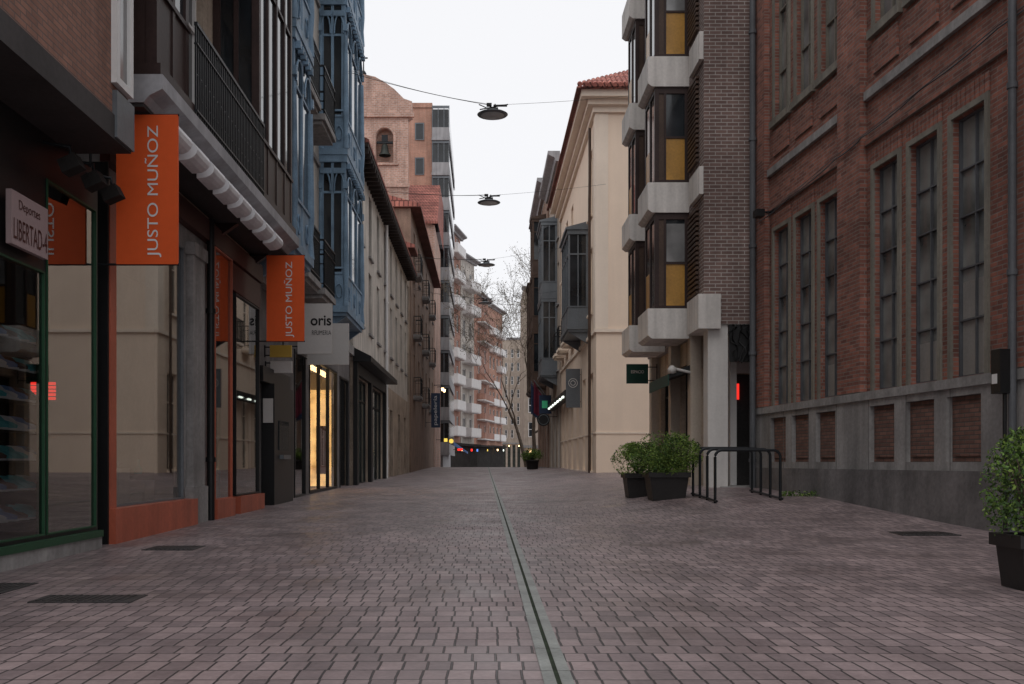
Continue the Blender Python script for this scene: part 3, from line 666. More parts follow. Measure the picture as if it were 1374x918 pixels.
farblock(.7,166,3.2,176,27,'orangebrick','white','orange brick apartment block with narrow balconies',cols=2,pj=.9,zs=4.2,lights=('warmlamp','coolamp'))
def endblock(x0,x1,Y,h,wm,lab,zb=-4,nw=4,st=3.2,zs=4):
    P=thing('end_building',lab,'building',((x0+x1)/2,Y,zb),0,((x0+x1)/2,0,zb))
    ops=[]; z=zs+.5; w=(x1-x0)/nw
    while z+2<h:
        for i in range(nw): ops.append((x0+w*i+w*.3,x0+w*i+w*.7,z,z+2.0))
        z+=st
    zt=zs-1.2
    n2=nw+1; w2=(x1-x0)/n2
    for i in range(n2): ops.append((x0+w2*i+w2*.2,x0+w2*i+w2*.8,zb+.3,zt))
    wall(P,x0,x1,zb,h,ops,wm,12)
    for o_ in ops:
        if o_[2]>zb+1: window(P,*o_,fm='white',pm='glass',fw=.1,nv=0,trans=(.5,))
        else: window(P,*o_,fm='matteblack',pm='glassgreen',fw=.12,nv=1,trans=(.8,),name='shop_window')
    mb=MB(); mb.box(x0-.1,x1+.1,-.3,-.003,zt+.25,zt+.6); mb.obj('fascia',['stone'],P)
    for i in range(n2):
        if i%2==0: mb=MB(); mb.box(x0+w2*i+w2*.4,x0+w2*i+w2*.6,-.36,-.302,zt-.3,zt-.05); mb.obj('lit_sign',['warmlamp'],P)
    cornice(P,x0-.3,x1+.3,h-.5,.5,.5,'greyplaster'); return P
endblock(3.0,8.8,235,30.5,'tanplaster','tan plastered end building closing the street',zs=6)
endblock(8.8,16,225,26,'greyplaster','grey building at the street end',nw=5,zs=6)
endblock(5.2,15,130,24,'tanplaster','tall tan building behind a bare tree',nw=5,zs=3.6)
# ------------------------------------------------------------ right side
R=-math.pi/2
aR=math.atan2(-1,.08)
BL=(6.33-.08*17.6,17.6,0)
Pb=thing('red_brick_building','red brick civic building with stone plinth and tall windows','building',BL,aR,(0,0,0))
def UB(Y): return (17.6-Y)*1.0032
cents=[16.55,15.62,14.68,12.95,12.0,11.05,9.1,8.1,7.1]
wops=[];uops=[];vops=[]
for c in cents:
    u=UB(c); wops.append((u-.33,u+.33,1.77,4.75)); uops.append((u-.31,u+.31,6.65,9.3)); vops.append((u-.34,u+.34,.8,1.55))
wall(Pb,0,14,1.752,11.5,wops+uops,'redbrick',8,reveal=.14,name='wall')
wall(Pb,0,14,-.4,1.75,vops,'stone',2,reveal=.10,y=-.07,name='plinth',label='grey stone plinth with bricked vents')
mb=MB(); mb.box(0,14,-.12,-.072,-.4,.70); mb.obj('plinth_base',['stonedark'],Pb)
mb=MB(); mb.box(0,14,-.10,-.0715,1.64,1.752); mb.obj('plinth_coping',['stone'],Pb)
u=1.3
while u<13.8:
    mb=MB(); mb.box(u,u+.012,-.0735,-.0712,.70,1.64); mb.obj('plinth_joint',['stonedark'],Pb); u+=1.0
for a,b,c,d in vops:
    mb=MB(); mb.box(a,b,.0,.05,c,d); mb.box(a+.07,b-.07,-.02,-.001,c+.07,d-.07)
    mb.obj('brick_infill',['ventbrick'],Pb)
for i,(a,b,c,d) in enumerate(wops):
    w=window(Pb,a,b,c,d,fm='pipegrey',pm='glasscity',nv=1,trans=(.22,.42,.62,.8),fw=.024,y=.10)
    s=MB(); s.box(a-.07,a-.001,-.03,.06,c-.01,d+.07); s.box(b+.001,b+.07,-.03,.06,c-.01,d+.07); s.box(a,b,-.028,.06,d+.002,d+.07); s.obj('surround',['surround'],w)
    mb=MB(); n_=9
    for j in range(n_):
        cc=(a+b)/2+(-.5+j/(n_-1))*.74; mb.box(cc-.036,cc+.036,-.02,-.0035,d+.072,d+.29)
    mb.obj('soldier_course',['redbrick'],Pb)
    if i in (2,5,4):
        mb=MB(); mb.box(a+.03,b-.03,.104,.1085,c+.03,c+(.5 if i!=5 else 1.1)); mb.obj('blind',['blindgrey'],w)
for i,(a,b,c,d) in enumerate(uops):
    w=window(Pb,a,b,c,d,fm='surround',pm='glass2' if i%2 else 'glasscity',nv=1,trans=(.3,.7),fw=.03,y=.10)
    s=MB(); s.box(a-.07,a-.001,-.03,.06,c,d+.08); s.box(b+.001,b+.07,-.03,.06,c,d+.08); s.box(a-.12,b+.12,-.07,-.002,c-.12,c-.004); s.obj('surround',['surround'],w)
    p=MB(); p.box(a-.02,b+.02,-.03,-.002,c-.62,c-.2); p.obj('brick_panel',['redbrick'],Pb)
for (ya,yb) in ((17.6,17.1),(14.22,13.5),(10.2,9.75)):
    mb=MB(); mb.box(UB(ya)+.001,UB(yb),-.1,-.003,1.76,11.4); mb.obj('brick_pilaster',['redbrick'],Pb)
for (ya,yb) in ((17.08,14.24),(13.48,10.22),(9.73,4)):
    band(Pb,UB(ya),UB(yb),5.74,5.86,.06,'stone'); 
    mb=MB(); mb.box(UB(ya),UB(yb),-.05,-.002,5.12,5.19); mb.obj('brick_course',['redbrick'],Pb)
    mb=MB(); mb.box(UB(ya),UB(yb),-.05,-.003,5.862,5.93); mb.obj('brick_course',['redbrick'],Pb)
band(Pb,UB(17.08),UB(14.24),9.6,9.75,.06,'stone'); band(Pb,UB(13.48),UB(10.3),9.6,9.75,.06,'stone')
downpipe(Pb,.12,-.17,0,11,.055,'pipegrey'); downpipe(Pb,UB(10.02),-.16,0,11,.04,'pipegrey')
mb=MB()
def cable(pts,sag,r=.012):
    out=[]
    for a,b in zip(pts[:-1],pts[1:]):
        a=Vector(a);b=Vector(b)
        for i in range(8):
            t=i/8; p=a.lerp(b,t); p.z-=sag*4*t*(1-t); out.append(p)
    out.append(Vector(pts[-1])); mb.tube(out,r,n=5)
cable([(0.3,-.12,5.02),(1.7,-.11,5.10),(3.4,-.12,5.18),(4.2,-.12,5.22),(5.7,-.11,5.30),(7.3,-.12,5.35),(10,-.11,5.4),(13,-.12,5.42)],.03,.009); cable([(0.3,-.12,5.06),(3.4,-.12,5.22),(7.3,-.12,5.38),(13,-.12,5.45)],.02,.006)
mb.obj('facade_cable',['pipegrey'],Pb)
S=thing('wall_floodlight','small dark floodlight on the brick facade','lamp',BL,aR,(0,0,0))
mb=MB(); u=UB(16.9); mb.box(u-.1,u+.1,-.34,-.2,5.0,5.12); mb.obj('lamp_head',['black'],S); mb=MB(); mb.tube([(u,0,5.1),(u,-.25,5.08)],.02); mb.obj('bracket',['iron'],S)
S=thing('wall_box','black utility box with stickers on the brick wall','utility box',BL,aR,(0,0,0)); 
u=UB(10.08); mb=MB(); mb.box(u-.08,u+.08,-.30,-.125,1.5,1.95); mb.obj('box_body',['black'],S); mb=MB(); mb.box(u-.06,u+.03,-.305,-.301,1.6,1.7); mb.obj('sticker',['white'],S)
mb=MB(); mb.tube([(u,-.2,1.5),(u,-.2,.1)],.02); mb.obj('conduit',['black'],S)
# --- dark brick building with concrete bays
P=thing('brown_brick_building','brown brick building with stacked pale concrete bays','building',(3.95,18,0),R,(-18,0,0))
wall(P,-23.8,-17.7,3.28,15,[],'brownbrick',6,name='wall',bottom=True)
for yn,pj,ln in ((19.0,.78,1.15),(21.55,.76,1.1)):
    for k in range(5):
        zb=3.18+2.43*k+(.0 if yn<20 else .03); u0=-(yn+ln); u1=-yn
        mb=MB(); mb.prism([(-.003,zb),(-pj*.92,zb),(-pj-.02,zb+.06),(-pj-.02,zb+.58),(-.003,zb+.58)],u0-.04,u1+.04); Bx=mb.obj('concrete_bay',['concrete'],P)
        mb=MB(); z0=zb+.582; z1=zb+2.428; q=-pj+.12
        for (a,b) in ((u0,u0+.07),(u1-.07,u1)):
            mb.box(a,b,q,q+.08,z0,z1); mb.box(a,b,-.08,-.004,z0,z1)
        mb.box(u0+.07,u1-.07,q,q+.05,z0,z0+.08); mb.box(u0+.07,u1-.07,q,q+.05,z1-.1,z1); mb.box((u0+u1)/2-.04,(u0+u1)/2+.04,q,q+.05,z0+.08,z1-.1)
        mb.box(u1-.05,u1-.001,q+.08,-.08,z1-.12,z1); mb.box(u1-.05,u1-.001,q+.08,-.08,z0,z0+.06); 
        xm=q+.18
        mb.box(u1-.05,u1-.001,xm,xm+.04,z0+.06,z1-.12); mb.box(u1-.05,u1-.002,xm+.04,-.08,z0+.86,z0+.90)
        w=mb.obj('window',['darkwood'],Bx)
        p=MB(); p.box(u0+.03,u1-.03,q+.02,-.01,z0,z1); p.obj('pane',['glass'],w)
        p=MB(); p.box(u1-.028,u1-.02,q+.08,xm,z0+.06,z1-.12); p.obj('infill_panel',['brownwood'],w)
        if k<4:
            p=MB(); p.box(u1-.028,u1-.02,xm+.04,-.08,z0+.06,z0+.86); p.obj('blind',['amber'],w)
            p=MB(); p.box(u0+.1,(u0+u1)/2-.05,q+.008,q+.018,z0+.08,z0+.8); p.obj('blind',['amber'],w)
        if (k+int(yn))%2: 
            p=MB(); p.box(u1-.028,u1-.02,xm+.05,-.08,z0+.91,z1-.2); p.obj('curtain',['glass2'],w)
for k in range(4):
    zb=3.15+2.43*k
    if k==0:
        mb=MB(); mb.box(-18.6,-17.6,-.12,.28,zb+.04,zb+.66); mb.obj('concrete_spandrel',['concrete'],P)
    else:
        mb=MB(); mb.box(-18.6,-17.72,-.08,-.004,zb+.05,zb+.55); mb.obj('concrete_spandrel',['concrete'],P)
    mb=MB(); z=zb+.75
    while z<zb+2.35: mb.box(-21.4,-20.35,-.10,-.004,z,z+.05); z+=.09
    mb.obj('louvre',['brownwood'],P)
    mb=MB(); z=zb+.75
    while z<zb+2.35: mb.box(-18.85,-18.1,-.06,-.004,z,z+.05); z+=.09
    mb.obj('louvre',['brownwood'],P)
gops=[(-23.3,-21.6,.35,2.8),(-20.9,-19.3,.35,2.8)]
wall(P,-23.8,-18.9,-.4,3.278,gops,'oldplaster',5,y=.22,name='ground_floor_wall')
for o_ in gops:
    a,b,c,d=o_; window(P,a,b,c,d,fm='black',pm='glass',nv=1,trans=(.8,),y=.36,name='shop_window')
for y_ in (18.95,20.95,23.4):
    mb=MB(); mb.box(-y_-.28,-y_,.02,.218,-.2,3.277); mb.obj('stone_pier',['piercream'],P)
mb=MB(); mb.box(-18.1,-17.74,.08,.44,-.2,3.277); mb.obj('column',['column'],P)
mb=MB(); mb.box(-18.88,-18.6,.7,.82,.1,3.2); mb.box(-18.88,-18.86,.82,1.6,2.5,3.2); mb.obj('door_frame',['white'],P)
mb=MB(); mb.box(-18.898,-18.88,.3,.66,.35,2.4); mb.obj('door',['glass'],P)
mb=MB(); mb.box(-18.898,-18.882,.84,1.6,.35,2.48); mb.obj('door',['interiordark'],P)
mb=MB(); mb.box(-18.87,-18.85,.88,.93,2.0,2.3); mb.obj('lit_sign',['redled'],P)
mb=MB(); mb.box(-18.7,-17.7,.3,1.3,.1,.36); mb.obj('step',['stone'],P)
mb=MB()
for k in range(7):
    pts=[(-17.66,.5+k*.07,3.27)]
    for j in range(6): pts.append((-17.64+random.uniform(-.03,.03),.5+k*.07+random.uniform(-.1,.12),3.25-j*.13+random.uniform(-.05,.05)))
    mb.tube(pts,.012,n=5)
mb.box(-17.698,-17.68,.45,1.0,2.6,3.27); mb.obj('cable_bundle',['black'],P)
S=thing('shop_awning','dark folded shop awning with small lamps','awning',(3.95,20,2.2),R,(-20,0,2.2))
mb=MB(); mb.prism([(.2,2.75),(-.38,2.5),(-.38,2.42),(.2,2.6)],-21.2,-19.0); mb.obj('canopy',['black'],S)
mb=MB(); mb.box(-21.2,-19.0,-.40,-.382,2.28,2.5); mb.obj('valance',['signdark'],S)
mb=MB(); mb.tube([(-18.98,.15,2.5),(-18.98,-.3,2.6)],.03); mb.lathe([(0,0),(.08,.02),(.09,.1),(.03,.16)],(-18.98,-.33,2.5),10); mb.obj('lamp',['signgrey'],S)
# --- cream building
P=thing('cream_building','cream plastered classical building with cornice and tiled roof','building',(3.75,40,0),R,(-40,0,0))
uo=[(-u-1.0,-u,z,z+2.3) for u in (34.2,41.5,44.2,46.5) for z in (6.0,9.4)]+[(-u-1.1,-u,.5,3.9) for u in (34,36.5,39,41.5,44,46.3)]
wall(P,-48,-33,-.6,12.6,uo,'cream',9,name='wall')
for o_ in uo: window(P,*o_,fm='creamtrim',nv=1,trans=(.7,),sill=.1,sillmat='creamtrim')
mb=MB()
for z0,z1,pj in ((5.15,5.26,.07),(1.75,1.80,.03)):
    mb.box(-48,-33+pj,-pj,-.003,z0,z1); mb.box(-32.997,-33+pj,-.003,8,z0,z1)
mb.obj('string_course',['creamtrim'],P)
mb=MB()
for z0,z1,pj in ((12.5,12.7,.12),(12.702,12.88,.3),(12.882,13.1,.55)):
    mb.box(-48,-33+pj,-pj,-.003,z0,z1); mb.box(-32.997,-33+pj,-.003,8,z0,z1)
mb.obj('cornice',['creamtrim'],P)
mb=MB(); mb.box(-33.5,-32.965,-.035,-.003,5.27,12.49); mb.box(-32.997,-32.965,-.003,.4,5.27,12.49); mb.obj('corner_pilaster',['creamtrim'],P)
mb=MB(); mb.poly([(-48,-.7,13.1),(-32.3,-.7,13.1),(-36,3.5,15.5),(-48,3.5,15.5)]); mb.poly([(-32.3,-.7,13.1),(-32.3,9,13.1),(-36,9,15.5),(-36,3.5,15.5)]); mb.box(-48,-32.25,-.72,-.6,13.06,13.12); mb.obj('roof',['tile'],P)
mb=MB(); 
for i in range(54): 
    y=-.62+i*.165; L_=max(.1,min(3.4,(y+.72)*.86)); mb.tube([(-32.22,y,13.16),(-32.22-L_,y,13.16+L_*.648)],.088,n=8)
mb.obj('roof_tile_row',['tile'],P)
bay(P,-38.6,-35.6,5.6,9.2,.72,'greymetal',storey=3.6,nu=4,ns=2,spand=.8,post=.035,lab='dark metal glazed bay')
mb=MB(); mb.tube([(-33.9,-.12,12.3),(-33.9,-.12,10.5),(-34.0,-.12,9.8),(-34.0,-.12,.1)],.05,n=8); mb.obj('downpipe',['brownwood'],P)
for u in (41.3,44,46.3):
    balcony(P,-u-1.3,-u+.1,5.9,.45,.95,'creamtrim')
def rblock(Y0,Y1,X,h,wm,lab,bays,fm,st=3.3,zb0=5.2):
    P=thing('street_building',lab,'building',(X,(Y0+Y1)/2,0),R,(-(Y0+Y1)/2,0,0))
    ops=[(-y-1,-y,z,z+2.1) for y in frange(Y0+.8,Y1-1.2,2.6) for z in frange(zb0+.2,h-2.3,st)]
    ops+= [(-y-1.6,-y,.5,3.6) for y in frange(Y0+.6,Y1-1.8,2.6)]
    wall(P,-Y1,-Y0,-.8,h,ops,wm,9,name='wall')
    for o_ in ops: window(P,*o_,fm='white' if wm!='creamtrim' else 'brownwood',nv=1,trans=(.7,),fw=.06,sill=.08)
    for (a,b,c,d,pj) in bays: bay(P,-b,-a,c,d,pj,fm,storey=st,nu=3,ns=2)
    cornice(P,-Y1,-Y0,h+.003,.6,.5,'greyplaster')
    return P
rblock(48.05,56,3.7,15.5,'tanplaster','tan building with dark glazed bays above shops',[(50,53,5.2,13.0,.8)],'greymetal')
rblock(56.05,66,3.6,16.5,'brownplaster','brown building with brown wooden bays',[(57.5,60,5.2,15.0,.8),(62,65,5.2,12,.8)],'brownwood')
rblock(72.05,84,4.6,13,'greyplaster','grey plastered building beyond the bays',[],'white')
# right projecting signs
S=projsign('projecting_sign','dark green projecting sign with pale lettering',23.3,3.37,3.88,2.66,3.12,'signdark',(('ESPACIO',.5,.6,.6,.16),),wallx=4.1,tm='signgrey')
S=projsign('projecting_sign','grey projecting sign with white ring emblem',38.0,3.15,3.7,2.9,4.4,'greymetal',(),wallx=3.75)
mb=MB()
for r0 in (.17,.09): mb.tube([(3.42+r0*math.cos(t),37.985,3.85+r0*math.sin(t)) for t in [2*math.pi*j/20 for j in range(21)]],.014,n=5)
mb.obj('emblem',['white'],S)
S=projsign('projecting_sign','dark projecting sign with faint green face',53.0,2.95,3.6,3.4,4.4,'navy',(),wallx=3.75)
mb=MB(); mb.box(3.1,3.4,52.98,52.998,3.7,4.1); mb.obj('lit_face',['greenled'],S)
S=thing('shop_light_row','row of small cool shop lights under a fascia','lamp',(3.6,47,3.5),0,(3.6,47,3.5)); mb=MB(); mb.box(3.4,3.69,41.5,52.5,3.5,3.85); mb.obj('fascia',['black'],S)
for i in range(7):
    mb=MB(); mb.box(3.33,3.398,42+i*1.5,42.5+i*1.5,3.55,3.62); mb.obj('lit_lamp',['coolamp'],S)
S=thing('round_sign','small dark round projecting sign','sign',(3.7,50,2.6),0,(3.7,50,2.6)); mb=MB(); mb.tube([(3.0,49.95,2.95),(3.0,50.05,2.95)],.33,n=20); mb.obj('disc',['black'],S); mb=MB(); mb.tube([(3.7,50,3.1),(3.3,50,3.1)],.02); mb.obj('bracket',['iron'],S); mb=MB(); mb.tube([(3.0+.25*math.cos(t),49.93,2.95+.25*math.sin(t)) for t in [2*math.pi*j/16 for j in range(17)]],.015,n=5); mb.obj('ring',['greymetal'],S)
for dx,m_ in ((0,'flagred'),(.35,'navy')):
    Y=55+dx*3; S=thing('flag','dark drooping flag on an angled pole','flag',(3.6,Y,4.2),0,(3.6,Y,4.2),'flags on the facade')
    mb=MB(); mb.tube([(3.6,Y,4.3),(2.75-dx*.3,Y,5.4)],.025); mb.obj('pole',['greymetal'],S)
    mb=MB(); 
    x0=2.75-dx*.3
    for i in range(8):
        a=i/8; b=(i+1)/8
        f=lambda t,zz:(x0+.65*t,Y+.12*math.sin(t*9+zz),zz)
        mb.poly([f(a,5.35-1.2*a),f(b,5.35-1.2*b),f(b,3.6-.5*b),f(a,3.5-.5*a)],0,True)
    mb.obj('cloth',[m_],S)
S=projsign('projecting_sign','tall blue projecting sign with white vertical lettering',60,-3.25,-2.7,2.9,5.0,'navy',(),wallx=-3.6); text('papelería',S,-2.97,59.99,3.95,.28,1.8,'white',vert=True)
S=thing('shop_sign','small glowing yellow shop sign on a bracket','sign',(-3.6,73,2.2),0,(-3.6,73,2.2)); mb=MB(); mb.box(-3.0,-2.75,73,73.1,2.3,2.55); mb.obj('sign_panel',['yellowled'],S); mb=MB(); mb.tube([(-3.6,73.05,2.45),(-2.9,73.05,2.45)],.02); mb.obj('bracket',['iron'],S)
S=thing('shop_sign','glowing yellow round shop sign','sign',(-3.6,80,1.8),0,(-3.6,80,1.8)); mb=MB(); mb.tube([(-2.7,80,2.5),(-2.7,80.1,2.5)],.18,n=16); mb.obj('disc',['yellowled'],S); mb=MB(); mb.tube([(-3.6,80.05,2.5),(-2.8,80.05,2.5)],.03); mb.obj('bracket',['iron'],S)
S=thing('shop_sign','small glowing red shop sign','sign',(-3.6,95,1.8),0,(-3.6,95,1.8)); mb=MB(); mb.box(-2.6,-2.1,95,95.1,1.9,2.1); mb.obj('sign_panel',['redled'],S); mb=MB(); mb.tube([(-3.6,95.05,2.0),(-2.5,95.05,2.0)],.03); mb.obj('bracket',['iron'],S)
for Y,x,z in ((70.5,-3.0,5.9),(76,-3.1,6.2)):
    S=thing('wall_lantern','lit warm wall lantern','lamp',(-3.6,Y,z),0,(-3.6,Y,z),'lit wall lanterns'); mb=MB(); mb.lathe([(0,0),(.06,0),(.10,.2),(0,.2)],(x,Y,z),10); mb.obj('lamp_glass',['warmlamp'],S); mb=MB(); mb.tube([(-3.65,Y,z+.4),(x,Y,z+.42),(x,Y,z+.2)],.025); mb.lathe([(.14,0),(0,.12)],(x,Y,z+.202),10); mb.obj('bracket',['iron'],S)
S=thing('shop_canopy','blue sloping shop canopy','awning',(-3.5,104,1),0,(-3.5,104,1)); mb=MB(); mb.prism([(-3.2,2.9),(-1.8,1.9),(-1.8,1.7),(-3.2,2.5)],104,107,axis='y'); mb.obj('canopy',['shoeblue'],S); mb=MB(); mb.tube([(-2.1,104,1.85),(-3.5,104,1.8)],.03); mb.obj('arm',['iron'],S)
# ------------------------------------------------------------ suspended lamps
def lamp(Y,X,z):
    S=thing('suspended_street_lamp','saucer shaped street lamp hung on cables across the street','street lamp',(X,Y,z),0,(X,Y,z),'lamps suspended over the street')
    mb=MB(); mb.lathe([(0,.0),(.25,-.0),(.35,.012),(.36,.022),(.32,.045),(.2,.075),(.12,.10),(0,.10)],(X,Y,z),28); mb.obj('lamp_shade',['greymetal'],S)
    mb=MB(); mb.lathe([(0,-.05),(.18,-.035),(.27,-.003)],(X,Y,z),24); mb.obj('lens',['lens'],S)
    mb=MB(); mb.box(X-.13,X+.13,Y-.06,Y+.06,z+.12,z+.17); mb.tube([(X-.05,Y,z+.09),(X-.05,Y,z+.27)],.016); mb.tube([(X+.06,Y,z+.09),(X+.06,Y,z+.27)],.016)
    mb.box(X-.14,X-.02,Y-.05,Y+.05,z+.22,z+.28); mb.box(X+.02,X+.34,Y-.03,Y+.03,z+.215,z+.245); mb.tube([(X-.3,Y,z+.14),(X+.36,Y,z+.26)],.014); mb.tube([(X-.32,Y,z+.26),(X-.1,Y,z+.16)],.012); mb.obj('mounting',['black'],S)
    return S
for Y,X,z,zl,zr in ((23,.19,8.9,10.1,9.4),(30.8,.14,8.9,9.35,9.5),(40.3,.08,8.85,9.3,9.7),(50,.03,8.85,9.6,9.5)):
    lamp(Y,X,z)
    mb=MB(); 
    def cab(a,b,sag,r):
        a=Vector(a);b=Vector(b); mb.tube([a.lerp(b,t/10)-Vector((0,0,sag*4*(t/10)*(1-t/10))) for t in range(11)],r,n=5)
    cab((-3.75,Y,zl),(X-.1,Y,z+.25),.08,.007); cab((X+.1,Y,z+.25),(3.8,Y,zr),.03,.004)
    cab((-3.75,Y+.05,zl+.1),(X-.1,Y,z+.27),.12,.004)
    tag(mb.obj('suspension_cable',['black'],None,(X,Y,z)),'thin black cable strung across the street between facades','cable','cables across the street')
# ------------------------------------------------------------ plants
def leaves(mb,c,rad,n,size,clumps=30,mats=3):
    cs=[]
    for _ in range(clumps):
        while True:
            p=Vector((random.uniform(-1,1),random.uniform(-1,1),random.uniform(-1,1)))
            if .35<p.length<1: break
        cs.append((p,random.uniform(.14,.34),random.randrange(mats)))
    for _ in range(n):
        p,s,mi=random.choice(cs)
        q=p+Vector((random.gauss(0,s),random.gauss(0,s),random.gauss(0,s)))
        if q.length>1.18: q=q*(1.1/q.length)
        w=Vector((c[0]+q.x*rad[0],c[1]+q.y*rad[1],c[2]+q.z*rad[2]))
        a=Vector((random.gauss(0,1),random.gauss(0,1),random.gauss(0,1))).normalized(); b=a.orthogonal().normalized(); b.rotate(Matrix.Rotation(random.random()*6.28,3,a))
        d=a.cross(b); L_=size*random.uniform(.6,1.3); W=L_*.5
        mb.poly([w-b*L_/2,w+d*W/2,w+b*L_/2,w-d*W/2],mi if random.random()<.75 else random.randrange(mats))
def planter(X,Y,w,h,bush,n,size,label,square=False):
    z=g(X,Y); S=thing('planted_pot',label,'planter',(X,Y,z),0,(X,Y,z),'bushes in dark street planters')
    mb=MB(); k=w/2
    if square:
        a=k*.84; b=k*1.0
        def ring(r,zz): return [(X-r,Y-r,zz),(X+r,Y-r,zz),(X+r,Y+r,zz),(X-r,Y+r,zz)]
        rs=[ring(a,z-.02),ring(b,z+h-.08),ring(b+.03,z+h-.078),ring(b+.03,z+h),ring(b-.02,z+h),ring(b-.03,z+h-.06)]
        for r0,r1 in zip(rs[:-1],rs[1:]):
            for i in range(4): mb.poly([r0[i],r0[(i+1)%4],r1[(i+1)%4],r1[i]])
        mb.poly(rs[-1])
    else: mb.lathe([(0,.0),(k*.8,0),(k*.86,.04),(k*.97,h-.08),(k*1.05,h-.07),(k*1.05,h),(k*.95,h),(k*.9,h-.05),(0,h-.05)],(X,Y,z),24)
    mb.obj('pot',['pot'],S)
    mb=MB()
    for i in range(14):
        a=random.random()*6.28; r=random.uniform(.3,.8)
        mb.tube([(X,Y,z+h-.06),(X+bush[0]*r*.5*math.cos(a),Y+bush[1]*r*.5*math.sin(a),z+h+bush[2]*.6),(X+bush[0]*r*math.cos(a),Y+bush[1]*r*math.sin(a),z+h+bush[2]*1.3)],[.015,.01,.004],n=5)
    mb.obj('branches',['bark'],S)
    mb=MB(); leaves(mb,(X,Y,z+h+bush[2]*.75),bush,n,size,clumps=40); mb.obj('foliage',['leaf1','leaf2','leaf3'],S)
planter(2.90,15.7,.60,.42,(.50,.44,.35),9500,.038,'round green bush in a dark tub beside the bicycle rack',True)
planter(2.66,16.9,.50,.40,(.42,.36,.29),5500,.038,'smaller green bush in a dark tub',True)
planter(3.44,6.15,.32,.34,(.27,.3,.36),7500,.030,'leafy green bush in a dark square pot near the brick wall',True)
planter(2.56,52.5,.7,.5,(.55,.5,.35),1500,.09,'distant clipped bush in a dark pot')
mb=MB(); leaves(mb,(4.85,14.9,g(4.85,14.9)+.03),(.35,.15,.06),500,.04,clumps=12); o=mb.obj('weeds',['leaf1','leaf2','leaf3']); o['kind']='stuff'; tag(o,'low green weeds growing at the foot of the brick wall','weeds')
def tree(X,Y,H,label,dep=6,seed=3,spread=.66):
    random.seed(seed)
    z=g(X,Y); S=thing('bare_tree',label,'tree',(X,Y,z),0,(X,Y,z)); mb=MB(); lf=MB()
    def br(p,d,L_,r,k):
        pts=[p]; rs=[r]; q=p.copy(); dd=d.copy()
        for i in range(4):
            dd=(dd+Vector((random.gauss(0,.12),random.gauss(0,.12),random.gauss(.04,.08)))).normalized(); q=q+dd*L_/4; pts.append(q.copy()); rs.append(r*(1-.12*(i+1)))
        mb.tube(pts,rs,n=7 if k<2 else (4 if k<4 else 3),cap=False)
        if k>=dep-2:
            for _ in range(8 if k==dep else 3):
                w=random.choice(pts)+Vector((random.gauss(0,.2),random.gauss(0,.2),random.gauss(0,.2))); a=Vector((random.gauss(0,1),random.gauss(0,1),random.gauss(0,1))).normalized(); b=a.orthogonal().normalized(); c=a.cross(b); s=random.uniform(.025,.065)
                lf.poly([w-b*s,w+c*s*.6,w+b*s,w-c*s*.6])
        if k>=dep: return
        for i in range(3):
            idx=4 if i==0 else random.choice((2,3,4)); pp=pts[idx]
            nd=(dd+Vector((random.gauss(0,spread),random.gauss(0,spread),random.gauss(.16,.3)))).normalized()
            br(pp,nd,L_*random.uniform(.66,.84),max(.014,rs[idx]*.62),k+1)
    br(Vector((X,Y,z-.2)),Vector((-.03,0,1)),H*.33,H*.011,0)
    mb.obj('trunk',['bark'],S); lf.obj('crown',['budleaf'],S); return S
tree(3.45,69.5,16,'tall nearly bare tree with pale spring buds',seed=21)
tree(4.0,90,19,'tall nearly bare tree behind another',seed=12)
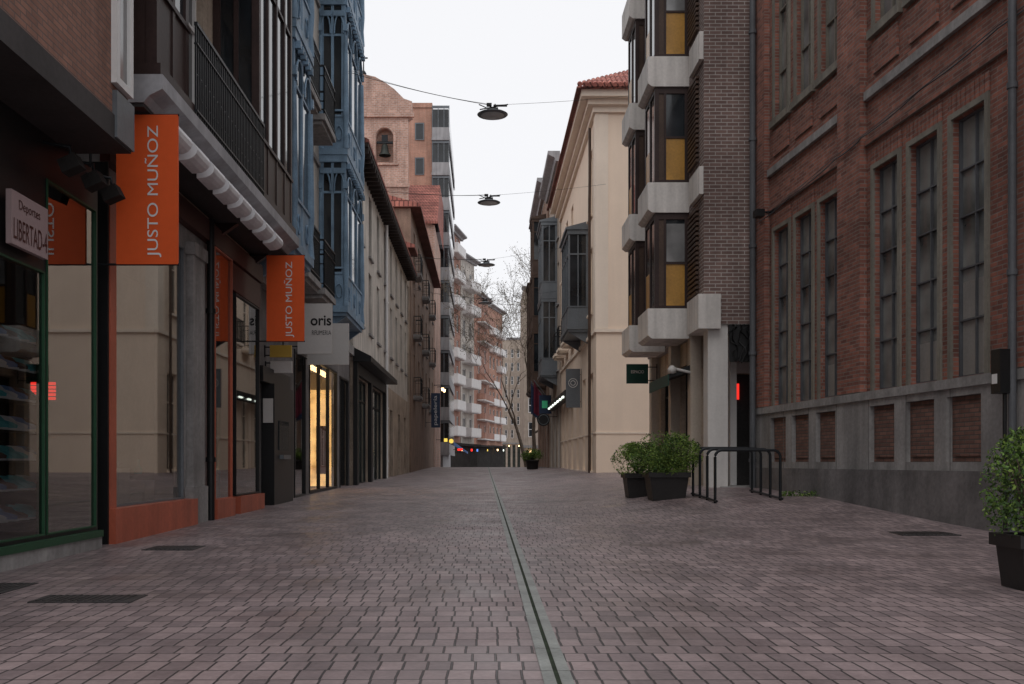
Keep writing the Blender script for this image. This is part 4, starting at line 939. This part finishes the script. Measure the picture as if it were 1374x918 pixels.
# ------------------------------------------------------------ bicycle rack
S=thing('bicycle_rack','black tubular bicycle rack with rounded hoops on the paving','bicycle rack',(3.78,14.9,g(3.78,14.9)),0,(3.78,14.9,g(3.78,14.9)))
def hoop(Y,xa,xb,h=.76,r=.021):
    za=g(xa,Y); zb=g(xb,Y); zt=za+h; mb=MB(); c=.10; pts=[(xa,Y,za-.02),(xa,Y,zt-c)]
    for j in range(1,7):
        t=math.pi/2*j/7; pts.append((xa+c*(1-math.cos(t)),Y,zt-c+c*math.sin(t)))
    pts+=[(xa+c,Y,zt),(xb-c,Y,zt)]
    for j in range(1,7):
        t=math.pi/2*j/7; pts.append((xb-c+c*math.sin(t),Y,zt-c+c*math.cos(t)))
    pts+= [(xb,Y,zt-c),(xb,Y,zb-.02)]
    mb.tube(pts,r,n=10); mb.obj('hoop',['iron'],S)
for Y in (14.2,14.7,15.2,15.7): hoop(Y,3.33,4.27)
for x in (3.33,4.27):
    mb=MB(); mb.tube([(x,Y,g(x,Y)+.03) for Y in (14.1,14.6,15.1,15.8)],.018,n=8); mb.obj('floor_rail',['iron'],S)
# ------------------------------------------------------------ world, sun, camera
w=bpy.data.worlds.new('World'); sc.world=w; w.use_nodes=True; nt=w.node_tree; bg=nt.nodes['Background']
sky=nt.nodes.new('ShaderNodeTexSky'); sky.sky_type='NISHITA'; sky.sun_disc=False; sky.sun_elevation=math.radians(35); sky.sun_rotation=math.radians(200)
mx=nt.nodes.new('ShaderNodeMix'); mx.data_type='RGBA'; mx.inputs['Factor'].default_value=.95
mx.inputs['B'].default_value=(9.0,9.0,9.2,1); nt.links.new(sky.outputs[0],mx.inputs['A']); nt.links.new(mx.outputs['Result'],bg.inputs[0]); bg.inputs[1].default_value=.108
sd=bpy.data.lights.new('sun','SUN'); sd.energy=.5; sd.angle=math.radians(30); sd.color=(1,.96,.92)
so=bpy.data.objects.new('sun',sd); col.objects.link(so); so.rotation_euler=(math.radians(35),0,math.radians(-20))
sc.view_settings.view_transform='Standard'; sc.view_settings.look='None'; sc.view_settings.exposure=0
cd=bpy.data.cameras.new('camera'); co=bpy.data.objects.new('camera',cd); col.objects.link(co); sc.camera=co
co.location=(0,0,EYE); co.rotation_euler=(math.pi/2,0,0); cd.sensor_width=36; cd.lens=36*1320/1374
cd.shift_x=37/1374; cd.shift_y=161/1374; cd.clip_end=3000; cd.clip_start=.05
